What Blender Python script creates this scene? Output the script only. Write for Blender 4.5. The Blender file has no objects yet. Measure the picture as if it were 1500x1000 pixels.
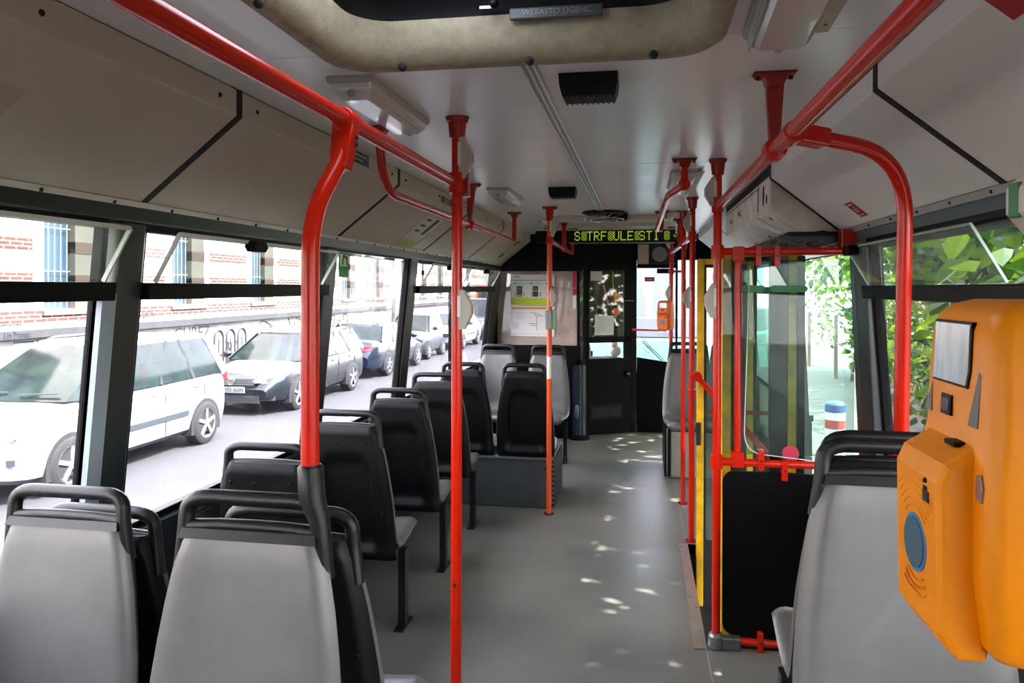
import bpy, math, random
from mathutils import Vector, Matrix
random.seed(7)
SC = bpy.context.scene
COL = SC.collection
PI = math.pi
# ---------------------------------------------------------------- camera
YAW, PITCH, ROLL = math.radians(9.82), math.radians(-.3), math.radians(.15)
fw = Vector((-math.sin(YAW)*math.cos(PITCH), math.cos(YAW)*math.cos(PITCH), math.sin(PITCH)))
rt = Vector((math.cos(YAW), math.sin(YAW), 0)); up = rt.cross(fw)
r2 = rt*math.cos(ROLL) + up*math.sin(ROLL); u2 = up*math.cos(ROLL) - rt*math.sin(ROLL)
cd = bpy.data.cameras.new('camera'); cam = bpy.data.objects.new('camera', cd); COL.objects.link(cam)
cd.sensor_width = 36; cd.lens = 1080/1500*36; cd.shift_y = -.0486; cd.clip_start = .02; cd.clip_end = 400
cam.matrix_world = Matrix(((r2.x, u2.x, -fw.x, 0), (r2.y, u2.y, -fw.y, 0), (r2.z, u2.z, -fw.z, 1.62), (0, 0, 0, 1)))
SC.camera = cam
# ---------------------------------------------------------------- light and exposure
SC.view_settings.view_transform = 'Standard'; SC.view_settings.look = 'None'
SC.view_settings.gamma = 1; SC.view_settings.use_curve_mapping = False
SC.view_settings.exposure = 3.62
W = bpy.data.worlds.new('world'); SC.world = W; W.use_nodes = True
wn = W.node_tree; wb = wn.nodes['Background']
sky = wn.nodes.new('ShaderNodeTexSky'); sky.sky_type = 'NISHITA'; sky.sun_disc = False
sky.sun_elevation = math.radians(58); sky.sun_rotation = math.radians(98); sky.air_density = 1.2; sky.dust_density = 2.5; sky.ozone_density = 1
mixc = wn.nodes.new('ShaderNodeMix'); mixc.data_type = 'RGBA'; mixc.inputs[0].default_value = .55
wn.links.new(sky.outputs[0], mixc.inputs[6]); mixc.inputs[7].default_value = (7.5, 7.6, 7.8, 1)
wn.links.new(mixc.outputs[2], wb.inputs[0]); wb.inputs[1].default_value = .25
sd = bpy.data.lights.new('sun', 'SUN'); so = bpy.data.objects.new('sun', sd); COL.objects.link(so)
sd.energy = 3.3; sd.angle = math.radians(.6); sd.color = (1, .965, .9)
so.rotation_euler = Vector((.60, -.08, .79)).to_track_quat('Z', 'Y').to_euler(); so.location = (8, -2, 12)
try:
    SC.cycles.max_bounces = 12; SC.cycles.diffuse_bounces = 6; SC.cycles.transparent_max_bounces = 24
    SC.cycles.sample_clamp_indirect = 6; SC.cycles.caustics_reflective = False; SC.cycles.caustics_refractive = False
except Exception: pass
# ---------------------------------------------------------------- helpers
def lin(h):
    h = h.lstrip('#'); c = [int(h[i:i+2], 16)/255 for i in (0, 2, 4)]
    return tuple((x/12.92 if x <= .04045 else ((x+.055)/1.055)**2.4) for x in c) + (1,)
MATS = {}
def mat(name, col, rough=.5, metal=0, var=0, scale=8, bump=0, spec=.5, coat=0, col2=None, stretch=None, trans=0, emit=None, es=1):
    if name in MATS: return MATS[name]
    m = bpy.data.materials.new(name); m.use_nodes = True; nt = m.node_tree; b = nt.nodes['Principled BSDF']
    b.inputs['Base Color'].default_value = lin(col); b.inputs['Roughness'].default_value = rough
    b.inputs['Metallic'].default_value = metal; b.inputs['Specular IOR Level'].default_value = spec
    b.inputs['Coat Weight'].default_value = coat
    if emit: b.inputs['Emission Color'].default_value = lin(emit); b.inputs['Emission Strength'].default_value = es
    if var or bump:
        tc = nt.nodes.new('ShaderNodeTexCoord'); mp = nt.nodes.new('ShaderNodeMapping'); nt.links.new(tc.outputs['Object'], mp.inputs[0])
        if stretch: mp.inputs['Scale'].default_value = stretch
        n = nt.nodes.new('ShaderNodeTexNoise'); n.inputs['Scale'].default_value = scale; n.inputs['Detail'].default_value = 6; n.inputs['Roughness'].default_value = .62
        nt.links.new(mp.outputs[0], n.inputs['Vector'])
        if var:
            r = nt.nodes.new('ShaderNodeValToRGB'); c = lin(col); d = lin(col2) if col2 else tuple(x*(1-var) for x in c[:3]) + (1,)
            r.color_ramp.elements[0].position = .35; r.color_ramp.elements[1].position = .65
            r.color_ramp.elements[0].color = d; r.color_ramp.elements[1].color = c
            nt.links.new(n.outputs['Fac'], r.inputs[0]); nt.links.new(r.outputs[0], b.inputs['Base Color'])
        if bump:
            n2 = nt.nodes.new('ShaderNodeTexNoise'); n2.inputs['Scale'].default_value = scale*12; nt.links.new(mp.outputs[0], n2.inputs['Vector'])
            bm_ = nt.nodes.new('ShaderNodeBump'); bm_.inputs['Strength'].default_value = bump; bm_.inputs['Distance'].default_value = .004
            nt.links.new(n2.outputs['Fac'], bm_.inputs['Height']); nt.links.new(bm_.outputs[0], b.inputs['Normal'])
    MATS[name] = m; return m
def glass(name, tint='#ffffff', alpha=.96, dirt_haze=.05, haze='#ffffff', ior=1.45):
    if name in MATS: return MATS[name]
    m = bpy.data.materials.new(name); m.use_nodes = True; nt = m.node_tree; nt.nodes.clear()
    o = nt.nodes.new('ShaderNodeOutputMaterial'); t = nt.nodes.new('ShaderNodeBsdfTransparent'); g = nt.nodes.new('ShaderNodeBsdfGlossy')
    c = lin(tint); t.inputs[0].default_value = (c[0]*alpha, c[1]*alpha, c[2]*alpha, 1); g.inputs['Roughness'].default_value = .02
    f = nt.nodes.new('ShaderNodeFresnel'); ge = nt.nodes.new('ShaderNodeNewGeometry'); im = nt.nodes.new('ShaderNodeMapRange')
    im.inputs['To Min'].default_value = ior; im.inputs['To Max'].default_value = 1/ior; nt.links.new(ge.outputs['Backfacing'], im.inputs['Value']); nt.links.new(im.outputs[0], f.inputs[0])
    mx = nt.nodes.new('ShaderNodeMixShader'); nt.links.new(f.outputs[0], mx.inputs[0]); nt.links.new(t.outputs[0], mx.inputs[1]); nt.links.new(g.outputs[0], mx.inputs[2])
    d = nt.nodes.new('ShaderNodeBsdfDiffuse'); d.inputs[0].default_value = lin(haze)
    tc = nt.nodes.new('ShaderNodeTexCoord'); n = nt.nodes.new('ShaderNodeTexNoise'); n.inputs['Scale'].default_value = 9; n.inputs['Detail'].default_value = 8
    nt.links.new(tc.outputs['Object'], n.inputs['Vector'])
    r = nt.nodes.new('ShaderNodeMapRange'); r.inputs['From Min'].default_value = .3; r.inputs['From Max'].default_value = .8
    r.inputs['To Min'].default_value = dirt_haze*.3; r.inputs['To Max'].default_value = dirt_haze*2; nt.links.new(n.outputs['Fac'], r.inputs['Value'])
    m2 = nt.nodes.new('ShaderNodeMixShader'); nt.links.new(r.outputs[0], m2.inputs[0]); nt.links.new(mx.outputs[0], m2.inputs[1]); nt.links.new(d.outputs[0], m2.inputs[2])
    nt.links.new(m2.outputs[0], o.inputs[0]); MATS[name] = m; return m
class MB:
    def __init__(s): s.v = []; s.f = []; s.mi = []; s.cur = 0
    def add(s, vs, fs):
        b = len(s.v); s.v += [tuple(v) for v in vs]; s.f += [tuple(b+i for i in f) for f in fs]; s.mi += [s.cur]*len(fs); return s
    def box(s, a, b):
        x0, y0, z0 = a; x1, y1, z1 = b
        return s.add([(x0,y0,z0),(x1,y0,z0),(x1,y1,z0),(x0,y1,z0),(x0,y0,z1),(x1,y0,z1),(x1,y1,z1),(x0,y1,z1)],
                     [(0,3,2,1),(4,5,6,7),(0,1,5,4),(1,2,6,5),(2,3,7,6),(3,0,4,7)])
    def hexa(s, lo, hi):      # two quads, same order
        return s.add(list(lo)+list(hi), [(0,3,2,1),(4,5,6,7),(0,1,5,4),(1,2,6,5),(2,3,7,6),(3,0,4,7)])
    def prism(s, poly, axis, a, b):   # poly in the two other axes (order xyz without axis)
        def P(p, t): return {'X': (t, p[0], p[1]), 'Y': (p[0], t, p[1]), 'Z': (p[0], p[1], t)}[axis]
        n = len(poly); vs = [P(p, a) for p in poly]+[P(p, b) for p in poly]
        return s.add(vs, [tuple(range(n))[::-1], tuple(range(n, 2*n))]+[(i, (i+1)%n, n+(i+1)%n, n+i) for i in range(n)])
    def bar(s, p0, p1, w, t, upv=(0, 0, 1)):
        p0 = Vector(p0); p1 = Vector(p1); d = (p1-p0).normalized(); u = Vector(upv)
        a = d.cross(u)
        if a.length < 1e-4: a = d.cross(Vector((1, 0, 0)))
        a.normalize(); c = a.cross(d).normalized(); a = a*(w/2); c = c*(t/2)
        return s.hexa([p0-a-c, p0+a-c, p0+a+c, p0-a+c], [p1-a-c, p1+a-c, p1+a+c, p1-a+c])
    def tube(s, pts, r, seg=12, caps=True):
        pts = [Vector(p) for p in pts]; n = len(pts); rs = r if isinstance(r, (list, tuple)) else [r]*n
        T = []
        for i in range(n):
            a = pts[max(i-1, 0)]; b = pts[min(i+1, n-1)]; T.append((b-a).normalized())
        ref = Vector((0, 0, 1)) if abs(T[0].z) < .9 else Vector((1, 0, 0))
        N = (ref - T[0]*ref.dot(T[0])).normalized(); vs = []
        for i in range(n):
            N = (N - T[i]*N.dot(T[i])).normalized(); B = T[i].cross(N)
            for k in range(seg):
                a = 2*PI*k/seg; vs.append(pts[i]+(N*math.cos(a)+B*math.sin(a))*rs[i])
        fs = [(i*seg+k, i*seg+(k+1)%seg, (i+1)*seg+(k+1)%seg, (i+1)*seg+k) for i in range(n-1) for k in range(seg)]
        if caps: fs += [tuple(range(seg))[::-1], tuple((n-1)*seg+k for k in range(seg))]
        return s.add(vs, fs)
    def cyl(s, p0, p1, r, seg=16): return s.tube([p0, p1], r, seg)
    def grid(s, rows, close=False):
        n = len(rows[0]); vs = [p for r in rows for p in r]; fs = []
        for i in range(len(rows)-1):
            for k in range(n if close else n-1): fs.append((i*n+k, i*n+(k+1)%n, (i+1)*n+(k+1)%n, (i+1)*n+k))
        return s.add(vs, fs)
    def ball(s, c, r, seg=10, rings=6, sq=(1, 1, 1)):
        rows = []
        for i in range(rings+1):
            th = PI*i/rings*.998+.001; rows.append([(c[0]+sq[0]*r*math.sin(th)*math.cos(2*PI*k/seg), c[1]+sq[1]*r*math.sin(th)*math.sin(2*PI*k/seg), c[2]+sq[2]*r*math.cos(th)) for k in range(seg)])
        return s.grid(rows, True)
    def build(s, name, m, parent=None, smooth=True, bevel=0, segs=2, angle=38):
        me = bpy.data.meshes.new(name); me.from_pydata([tuple(v) for v in s.v], [], s.f)
        ms = m if isinstance(m, (list, tuple)) else [m]
        for x in ms: me.materials.append(x)
        if len(ms) > 1: me.polygons.foreach_set('material_index', s.mi)
        me.validate(); me.update()
        if smooth:
            me.polygons.foreach_set('use_smooth', [True]*len(me.polygons))
            try: me.set_sharp_from_angle(angle=math.radians(angle))
            except Exception: pass
        o = bpy.data.objects.new(name, me); COL.objects.link(o)
        if parent is not None: o.parent = parent
        if bevel:
            b = o.modifiers.new('bevel', 'BEVEL'); b.width = bevel; b.segments = segs; b.limit_method = 'ANGLE'; b.angle_limit = math.radians(40)
        return o
def fillet(pts, rad, n=6):
    pts = [Vector(p) for p in pts]; out = [pts[0]]
    for i in range(1, len(pts)-1):
        r = rad[i-1] if isinstance(rad, (list, tuple)) else rad
        a = (pts[i-1]-pts[i]); b = (pts[i+1]-pts[i]); ra = min(r, a.length*.49); rb = min(r, b.length*.49)
        A = pts[i]+a.normalized()*ra; B = pts[i]+b.normalized()*rb
        for k in range(n+1):
            t = k/n; out.append(A*(1-t)**2+pts[i]*2*t*(1-t)+B*t*t)
    out.append(pts[-1]); return out
def empty(name, loc=(0, 0, 0), rz=0):
    o = bpy.data.objects.new(name, None); COL.objects.link(o); o.location = loc; o.rotation_euler = (0, 0, rz); o.empty_display_size = .1; return o
def tag(o, label, cat, group=None, kind=None):
    o['label'] = label; o['category'] = cat
    if group: o['group'] = group
    if kind: o['kind'] = kind
    return o
def struct(o): o['kind'] = 'structure'; return o
def children(o): return [c for c in bpy.data.objects if c.parent == o]
def dup(o, parent=None, loc=None, rz=None):
    c = o.copy(); COL.objects.link(c); c.parent = parent
    if loc is not None: c.location = loc
    if rz is not None: c.rotation_euler = (0, 0, rz)
    for ch in children(o): dup(ch, c)
    return c
def text(s, size, m, name, parent=None, mw=None, depth=.0005, align='CENTER'):
    cu = bpy.data.curves.new('t', 'FONT'); cu.body = s; cu.size = size; cu.extrude = depth; cu.align_x = align; cu.align_y = 'CENTER'
    t = bpy.data.objects.new('t', cu); COL.objects.link(t); bpy.context.view_layer.update()
    me = bpy.data.meshes.new_from_object(t.evaluated_get(bpy.context.evaluated_depsgraph_get()))
    bpy.data.objects.remove(t); me.materials.clear(); me.materials.append(m); me.name = name
    o = bpy.data.objects.new(name, me); COL.objects.link(o)
    if parent is not None: o.parent = parent
    if mw is not None: o.matrix_local = mw
    return o
def frame_mat(origin, xdir, ydir):   # text plane: xdir = reading direction, ydir = up of the letters
    x = Vector(xdir).normalized(); y = Vector(ydir); y = (y-x*y.dot(x)).normalized(); z = x.cross(y)
    return Matrix(((x.x, y.x, z.x, origin[0]), (x.y, y.y, z.y, origin[1]), (x.z, y.z, z.z, origin[2]), (0, 0, 0, 1)))
# ---------------------------------------------------------------- materials
M = dict(
    red=mat('red_enamel', '#c51d04', .22, spec=.35),
    redd=mat('red_enamel_old', '#a01a06', .25, var=.2, scale=9),
    ceil=mat('ceiling_laminate', '#f0f0f0', .24, var=.05, scale=1.5),
    cove=mat('cove_laminate', '#c6bcae', .55, var=.08, scale=2.5, bump=.05),
    black=mat('black_plastic', '#080809', .48, var=.3, scale=6, bump=.12, spec=.2),
    blk=mat('black_paint', '#070708', .42, var=.3, scale=4, col2='#0a0a0b', spec=.1),
    rubber=mat('black_rubber', '#101010', .75),
    handle=mat('handle_plastic', '#0d0c0d', .42, bump=.1, var=.2, scale=10, spec=.35),
    seatg=mat('seat_grey_plastic', '#5b5a58', .36, var=.14, scale=5, bump=.03, col2='#4f4e4d'),
    post=mat('window_post_paint', '#20282b', .3, var=.25, scale=2, stretch=(3, 3, .6)),
    slate=mat('slate_blue_metal', '#4b585f', .45, var=.1),
    alu=mat('aluminium', '#b4b4b2', .32, .85, var=.15, scale=6, stretch=(1, .15, 1)),
    steel=mat('dull_steel', '#8a8886', .4, .8, var=.3, scale=20),
    cream=mat('cream_plastic', '#c9c1a9', .5, var=.1, scale=5),
    creamd=mat('hatch_rim_plastic', '#a49a80', .6, var=.25, scale=30, bump=.3),
    grip=mat('grip_box_plastic', '#b8b1a3', .45, var=.05),
    white=mat('white_plastic', '#dcdad4', .5),
    yellow=mat('door_yellow', '#f2b90c', .4, var=.2, scale=12, col2='#c7951a'),
    orange=mat('validator_orange', '#dc8200', .40, spec=.3, var=.05, bump=.03, scale=20),
    far_orange=mat('validator_orange_red', '#ec6a10', .4),
    paper=mat('paper', '#d8d6cf', .8), brown=mat('brown_board', '#dccbb8', .5, var=.2, scale=5, col2='#b5a391'),
    chrome=mat('chrome', '#d0d0d0', .12, 1),
    milky=None, glass=glass('window_glass', '#fbf9fb', .98, .013, '#dfe4ff'), vent=glass('vent_glass', '#eaf1ee', .93, .07),  # bluish haze colour on the window glass imitates blue shade outside
    leafglass=glass('door_glass', '#dcefe8', .94, .02), dark=glass('smoked_glass', '#404446', .55, .03),
)
# ================================================================ the bus body (setting)
Y0, Y1 = -3.2, 8.45
CL, CR = -1.165, .60                    # ceiling edges
HX0, HX1, HY0, HY1 = -.72, .145, .765, 1.745   # roof hatch hole
def XL(z): return -1.48-.1*(1.872-z)/1.034 if z > .838 else -1.58-.02*(.838-z)/.838
def XR(z): return .905+.085*(1.885-z)/1.045 if z > .84 else .99+.01*(.84-z)/.84
FS = .30                                 # step well edge
m = MB()
m.box((-1.7, Y0, -.06), (FS, 9.7, 0)); m.box((FS, Y0, -.06), (1.05, 3.44, 0)); m.box((FS, 4.79, -.06), (1.05, 7.0, 0)); m.box((FS, 7.0, -.06), (.44, 9.7, 0))
fm = bpy.data.materials.new('floor_linoleum'); fm.use_nodes = True; nt = fm.node_tree; b = nt.nodes['Principled BSDF']
tc = nt.nodes.new('ShaderNodeTexCoord'); n1 = nt.nodes.new('ShaderNodeTexNoise'); n1.inputs['Scale'].default_value = 1.3; n1.inputs['Detail'].default_value = 7
n2 = nt.nodes.new('ShaderNodeTexNoise'); n2.inputs['Scale'].default_value = 22; n2.inputs['Detail'].default_value = 4
nt.links.new(tc.outputs['Object'], n1.inputs['Vector']); nt.links.new(tc.outputs['Object'], n2.inputs['Vector'])
r1 = nt.nodes.new('ShaderNodeValToRGB'); r1.color_ramp.elements[0].position = .32; r1.color_ramp.elements[1].position = .7
r1.color_ramp.elements[0].color = lin('#5f615c'); r1.color_ramp.elements[1].color = lin('#7e7a70')
nt.links.new(n1.outputs['Fac'], r1.inputs[0]); mx = nt.nodes.new('ShaderNodeMix'); mx.data_type = 'RGBA'; mx.blend_type = 'MULTIPLY'
mx.inputs[0].default_value = .35; nt.links.new(r1.outputs[0], mx.inputs[6]); r2_ = nt.nodes.new('ShaderNodeMapRange'); r2_.inputs['To Min'].default_value = .6; r2_.inputs['To Max'].default_value = 1.2
nt.links.new(n2.outputs['Fac'], r2_.inputs['Value']); nt.links.new(r2_.outputs[0], mx.inputs[7]); nt.links.new(mx.outputs[2], b.inputs['Base Color'])
rr = nt.nodes.new('ShaderNodeMapRange'); rr.inputs['To Min'].default_value = .22; rr.inputs['To Max'].default_value = .5; nt.links.new(n1.outputs['Fac'], rr.inputs['Value']); nt.links.new(rr.outputs[0], b.inputs['Roughness'])
struct(m.build('floor', fm, smooth=False))
# floor seam
m = MB(); m.box((.292, 4.85, .0), (.296, 7.0, .0012)); m.box((.30, Y0, .0), (.304, 3.38, .0012)); struct(m.build('trim_floor_seam', mat('seam_light', '#9a9c94', .5), smooth=False))
# ceiling panels, three rows with seams at 3.487 and 6.28
def ceil_mesh():
    m = MB(); z0, z1 = 2.2, 2.215
    segs = [(Y0, HY0), (HY0, HY1), (HY1, 3.484), (3.49, 6.278), (6.284, 9.7)]
    for a, b in segs:
        xs = [(CL, -.305), (-.272, CR)] if not (a == HY0) else [(CL, HX0), (HX1, CR)]
        for x0, x1 in xs: m.box((x0, a, z0), (x1, b, z1))
    return m
struct(ceil_mesh().build('ceiling', M['ceil'], smooth=False, bevel=.002, segs=1))
m = MB(); m.box((CL, Y0, 2.216), (CR, HY0, 2.22)); m.box((CL, HY1, 2.216), (CR, 9.7, 2.22)); m.box((CL, HY0, 2.216), (HX0, HY1, 2.22)); m.box((HX1, HY0, 2.216), (CR, HY1, 2.22))
struct(m.build('trim_1', M['blk'], smooth=False))      # dark backing seen in the seams
m = MB()
for a, b in ((HY1+.08, 9.7), (Y0, HY0-.08)):
    m.box((-.312, a, 2.196), (-.265, b, 2.2)); m.cyl((-.306, a, 2.195), (-.306, b, 2.195), .0055, 8); m.cyl((-.288, a, 2.1955), (-.288, b, 2.1955), .004, 8); m.cyl((-.270, a, 2.195), (-.270, b, 2.195), .005, 8)
struct(m.build('trim_2', M['alu']))
# roof shell outside, with the hatch hole
m = MB()
prof = [(-1.64, 1.80), (-1.62, 2.1), (-1.45, 2.3), (-.9, 2.42), (-.68, 2.44)]; prof2 = [(.10, 2.44), (.4, 2.42), (.85, 2.3), (1.03, 2.1), (1.06, 1.80)]
for a, b in ((Y0, 9.9),):
    for pr in (prof, prof2): m.grid([[(x, a, z) for x, z in pr], [(x, b, z) for x, z in pr]])
m.grid([[(-.68, Y0, 2.44), (.10, Y0, 2.44)], [(-.68, HY0, 2.44), (.10, HY0, 2.44)]]); m.grid([[(-.68, HY1, 2.44), (.10, HY1, 2.44)], [(-.68, 9.9, 2.44), (.10, 9.9, 2.44)]])
struct(m.build('trim_3', mat('body_paint', '#b9b9b4', .5), smooth=False))
# left wall: lower wall, header, posts
LW = [(-1.2+0, .35), (.50, 1.86)]
def wall_piece(m, fx, y0, y1, z0, z1, t):
    a = [(fx(z0), y0, z0), (fx(z0)+t, y0, z0), (fx(z0)+t, y1, z0), (fx(z0), y1, z0)]; c = [(fx(z1), y0, z1), (fx(z1)+t, y0, z1), (fx(z1)+t, y1, z1), (fx(z1), y1, z1)]
    m.hexa(a, c)
m = MB()
wall_piece(m, XL, Y0, 9.7, .80, .838, -.07); wall_piece(m, XL, Y0, 9.7, -.06, .80, -.05)
wall_piece(m, XL, Y0, 9.7, 1.812, 1.88, -.09)
for a, b in ((Y0, -3.1), (-1.1, -.95), (.35, .50), (1.925, 2.035), (3.365, 3.49), (4.70, 4.85), (7.52, 7.92), (9.5, 9.7)): wall_piece(m, XL, a, b, .838, 1.812, -.06)
struct(m.build('wall_left', M['post'], smooth=False, bevel=.006))
m = MB()      # grey aluminium edge beside the post, seen at its far side
wall_piece(m, lambda z: XL(z)+.002, 1.868, 1.925, .838, 1.60, -.03)
struct(m.build('trim_4', mat('grey_edge', '#8c9aa3', .4), smooth=False))
def blade_panel(m, y0, y1, side):
    pts = [(CL, 2.2), (CL, 2.122), (-1.478, 1.874)] if side < 0 else [(CR, 2.2), (CR, 2.135), (.905, 1.887)]
    s = side; out = [(x+s*.012, z+.010) for x, z in pts]; out[0] = (pts[0][0]+s*.012, 2.199)
    poly = pts+out[::-1]
    m.prism(poly, 'Y', y0, y1)
# strip below the left coves and at the right
m = MB(); wall_piece(m, lambda z: -1.474 if z > 1.87 else -1.484, Y0, 7.9, 1.852, 1.874, -.03); struct(m.build('trim_5', mat('cream_strip', '#c9c7c0', .4), smooth=False))
m = MB(); wall_piece(m, lambda z: .905 if z > 1.88 else .912, Y0, 3.5, 1.865, 1.887, .03); struct(m.build('trim_6', mat('grey_strip', '#9a9994', .4, .2), smooth=False))
m = MB(); wall_piece(m, lambda z: .925, Y0, 3.45, 1.818, 1.865, .06); struct(m.build('trim_7', M['slate'], smooth=False))
# screws on those strips
m = MB()
for i in range(34): m.ball((-1.478, -1+.262*i, 1.863), .006, 6, 4)
for i in range(12): m.ball((.909, .55+.262*i, 1.876), .006, 6, 4)
struct(m.build('trim_8', M['rubber']))
# cove panels: loose covers above the windows, each one a thing of its own
CP = {-1: [(-3.1, -.93), (-.91, .545), (.56, 1.995), (2.02, 3.455), (3.485, 4.915), (4.94, 6.27), (6.29, 7.9)],
      1: [(-2.4, -.95), (-.93, .62), (.645, 2.03), (2.06, 3.585), (5.45, 6.2), (6.22, 7.9)]}
LB = {(-1, 2): 'beige cove panel at upper left, nearest one above the window with the wide dark post',
      (-1, 3): 'beige cove panel above the left window holding the small black text label',
      (-1, 4): 'beige cove panel above the third left window with a pasted notice and torn glue patch',
      (-1, 5): 'beige cove panel above the fourth left window with torn white paper remains',
      (-1, 6): 'last beige cove panel on the left with a red and black sticker strip, against the black front wall',
      (1, 2): 'pale cove panel at the upper right corner above the right window, nearest one',
      (1, 3): 'pale cove panel on the right with a small red sticker near its lower edge',
      (1, 4): 'short pale cove panel at right beyond the white mechanism cover', (1, 5): 'farthest pale cove panel at right near the front'}
for s in (-1, 1):
    for i, (a, b) in enumerate(CP[s]):
        m = MB(); blade_panel(m, a, b, s); o = m.build('cove_panel', M['cove'] if s < 0 else mat('cove_right_lit', '#f0ede6', .5, var=.06, scale=2), smooth=False, bevel=.003, segs=1)  # right panels coloured paler to imitate light from the left windows
        tag(o, LB.get((s, i), 'beige cove panel over the rear windows beside the camera' if s < 0 else 'pale cove panel over the rear right window'), 'panel', 'cove panels above the windows')
        n = max(2, int((b-a)/.36))
        for k in range(n):
            y = a+.09+(b-a-.18)*k/(n-1)
            if s < 0:
                mb = MB(); mb.ball((CL-.0005, y, 2.160), .0075, 8, 4); mb.build('screw', M['rubber'], o)
        # dark gasket between this panel and the next belongs to the wall behind
# dark backing behind the panel gaps
m = MB()
for s, pts in ((-1, [(CL-.016, 2.199), (CL-.016, 2.135), (-1.49, 1.884)]), (1, [(CR+.016, 2.199), (CR+.016, 2.145), (.925, 1.89)])):
    ya, yb = (Y0, 8.0)
    m.grid([[(x, ya, z) for x, z in pts], [(x, yb, z) for x, z in pts]])
    for a in ([-.92, .552, 2.0075, 3.47, 4.927, 6.28] if s < 0 else [-.94, .632, 2.045, 3.60, 6.21]):
        q = [(CL+.002, 2.199), (CL+.002, 2.121), (-1.477, 1.873)] if s < 0 else [(CR-.002, 2.199), (CR-.002, 2.134), (.904, 1.886)]
        w = .014 if s < 0 else .016
        m.prism(q+[(x+s*.02, z+.012) for x, z in q][::-1], 'Y', a-w, a+w)
struct(m.build('trim_9', M['rubber'], smooth=False))
# right wall
m = MB()
for a, b in ((Y0, 3.44), (4.79, 7.0)):
    wall_piece(m, XR, a, b, -.06, .80, .06); wall_piece(m, XR, a, b, .80, .84, .07)
wall_piece(m, lambda z: XR(z)+.045, Y0, 8.4, 1.812, 1.90, .07); wall_piece(m, XR, 3.45, 8.4, 1.812, 1.88, .06)
for a, b in ((Y0, -3.1), (-.9, -.75), (.55, .68), (3.235, 3.47), (4.76, 4.90), (6.95, 7.05), (8.35, 8.45), (9.5, 9.7)): wall_piece(m, XR, a, b, .0, 1.83, .07)
m.box((.62, 3.47, 1.80), (1.0, 4.8, 1.86)); 
struct(m.build('wall_right', M['post'], smooth=False, bevel=.006))
m = MB(); wall_piece(m, lambda z: XR(z)-.004, 3.252, 3.262, .84, 1.80, .01); wall_piece(m, lambda z: XR(z)-.004, 3.395, 3.402, .2, 1.80, .01)
struct(m.build('trim_10', mat('grey_edge_dark', '#6f747a', .35, .5), smooth=False))
# light inner lining of the right wall seen through the door glass
m = MB(); wall_piece(m, lambda z: XR(z)-.006, 4.91, 6.38, .45, .835, .005); struct(m.build('trim_11', mat('light_lining', '#d6d2c6', .45, var=.1), smooth=False))
# step well
m = MB(); m.box((FS, 3.44, -.36), (1.3, 4.79, -.33)); m.box((FS-.01, 3.44, -.36), (FS, 4.79, -.002)); m.box((FS, 3.425, -.36), (1.0, 3.44, -.002)); m.box((FS, 4.79, -.36), (1.0, 4.805, -.002)); m.box((.62, 3.44, -.72), (1.3, 4.79, -.36))
struct(m.build('trim_12', mat('step_rubber', '#0e0f10', .55, var=.5, scale=14, col2='#2a2b2c'), smooth=False))
# metal edge strip with screws
m = MB(); m.box((.248, 3.40, 0), (.305, 4.78, .006)); t = tag(m.build('step_edge_strip', M['alu'], smooth=False, bevel=.002), 'scuffed aluminium floor strip with screws along the edge of the middle door step well', 'metal strip')
for k in range(11): m = MB(); m.ball((.265+.022*(k % 2), 3.45+.126*k, .006), .006, 8, 4, (1, 1, .4)); m.build('screw', M['steel'], t)
# rear of the bus behind the camera
m = MB(); m.box((-1.6, Y0-.06, -.06), (1.0, Y0, 1.9)); m.box((-1.6, Y0-.06, -.06), (1.0, Y0, .85)); m.box((-1.6, Y0-.06, 1.85), (1.0, Y0, 2.4)); m.box((-1.6, Y0-.06, .85), (-1.45, Y0, 1.85)); m.box((.86, Y0-.06, .85), (1.0, Y0, 1.85))
struct(m.build('wall_rear', M['post'], smooth=False))
# underbody so no light leaks in from below
m = MB(); m.box((-1.6, Y0, -.45), (.28, 9.7, -.08)); m.box((.28, Y0, -.45), (1.03, 3.40, -.08)); m.box((.28, 4.82, -.45), (1.03, 7.0, -.08)); struct(m.build('trim_13', M['rubber'], smooth=False))
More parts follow.
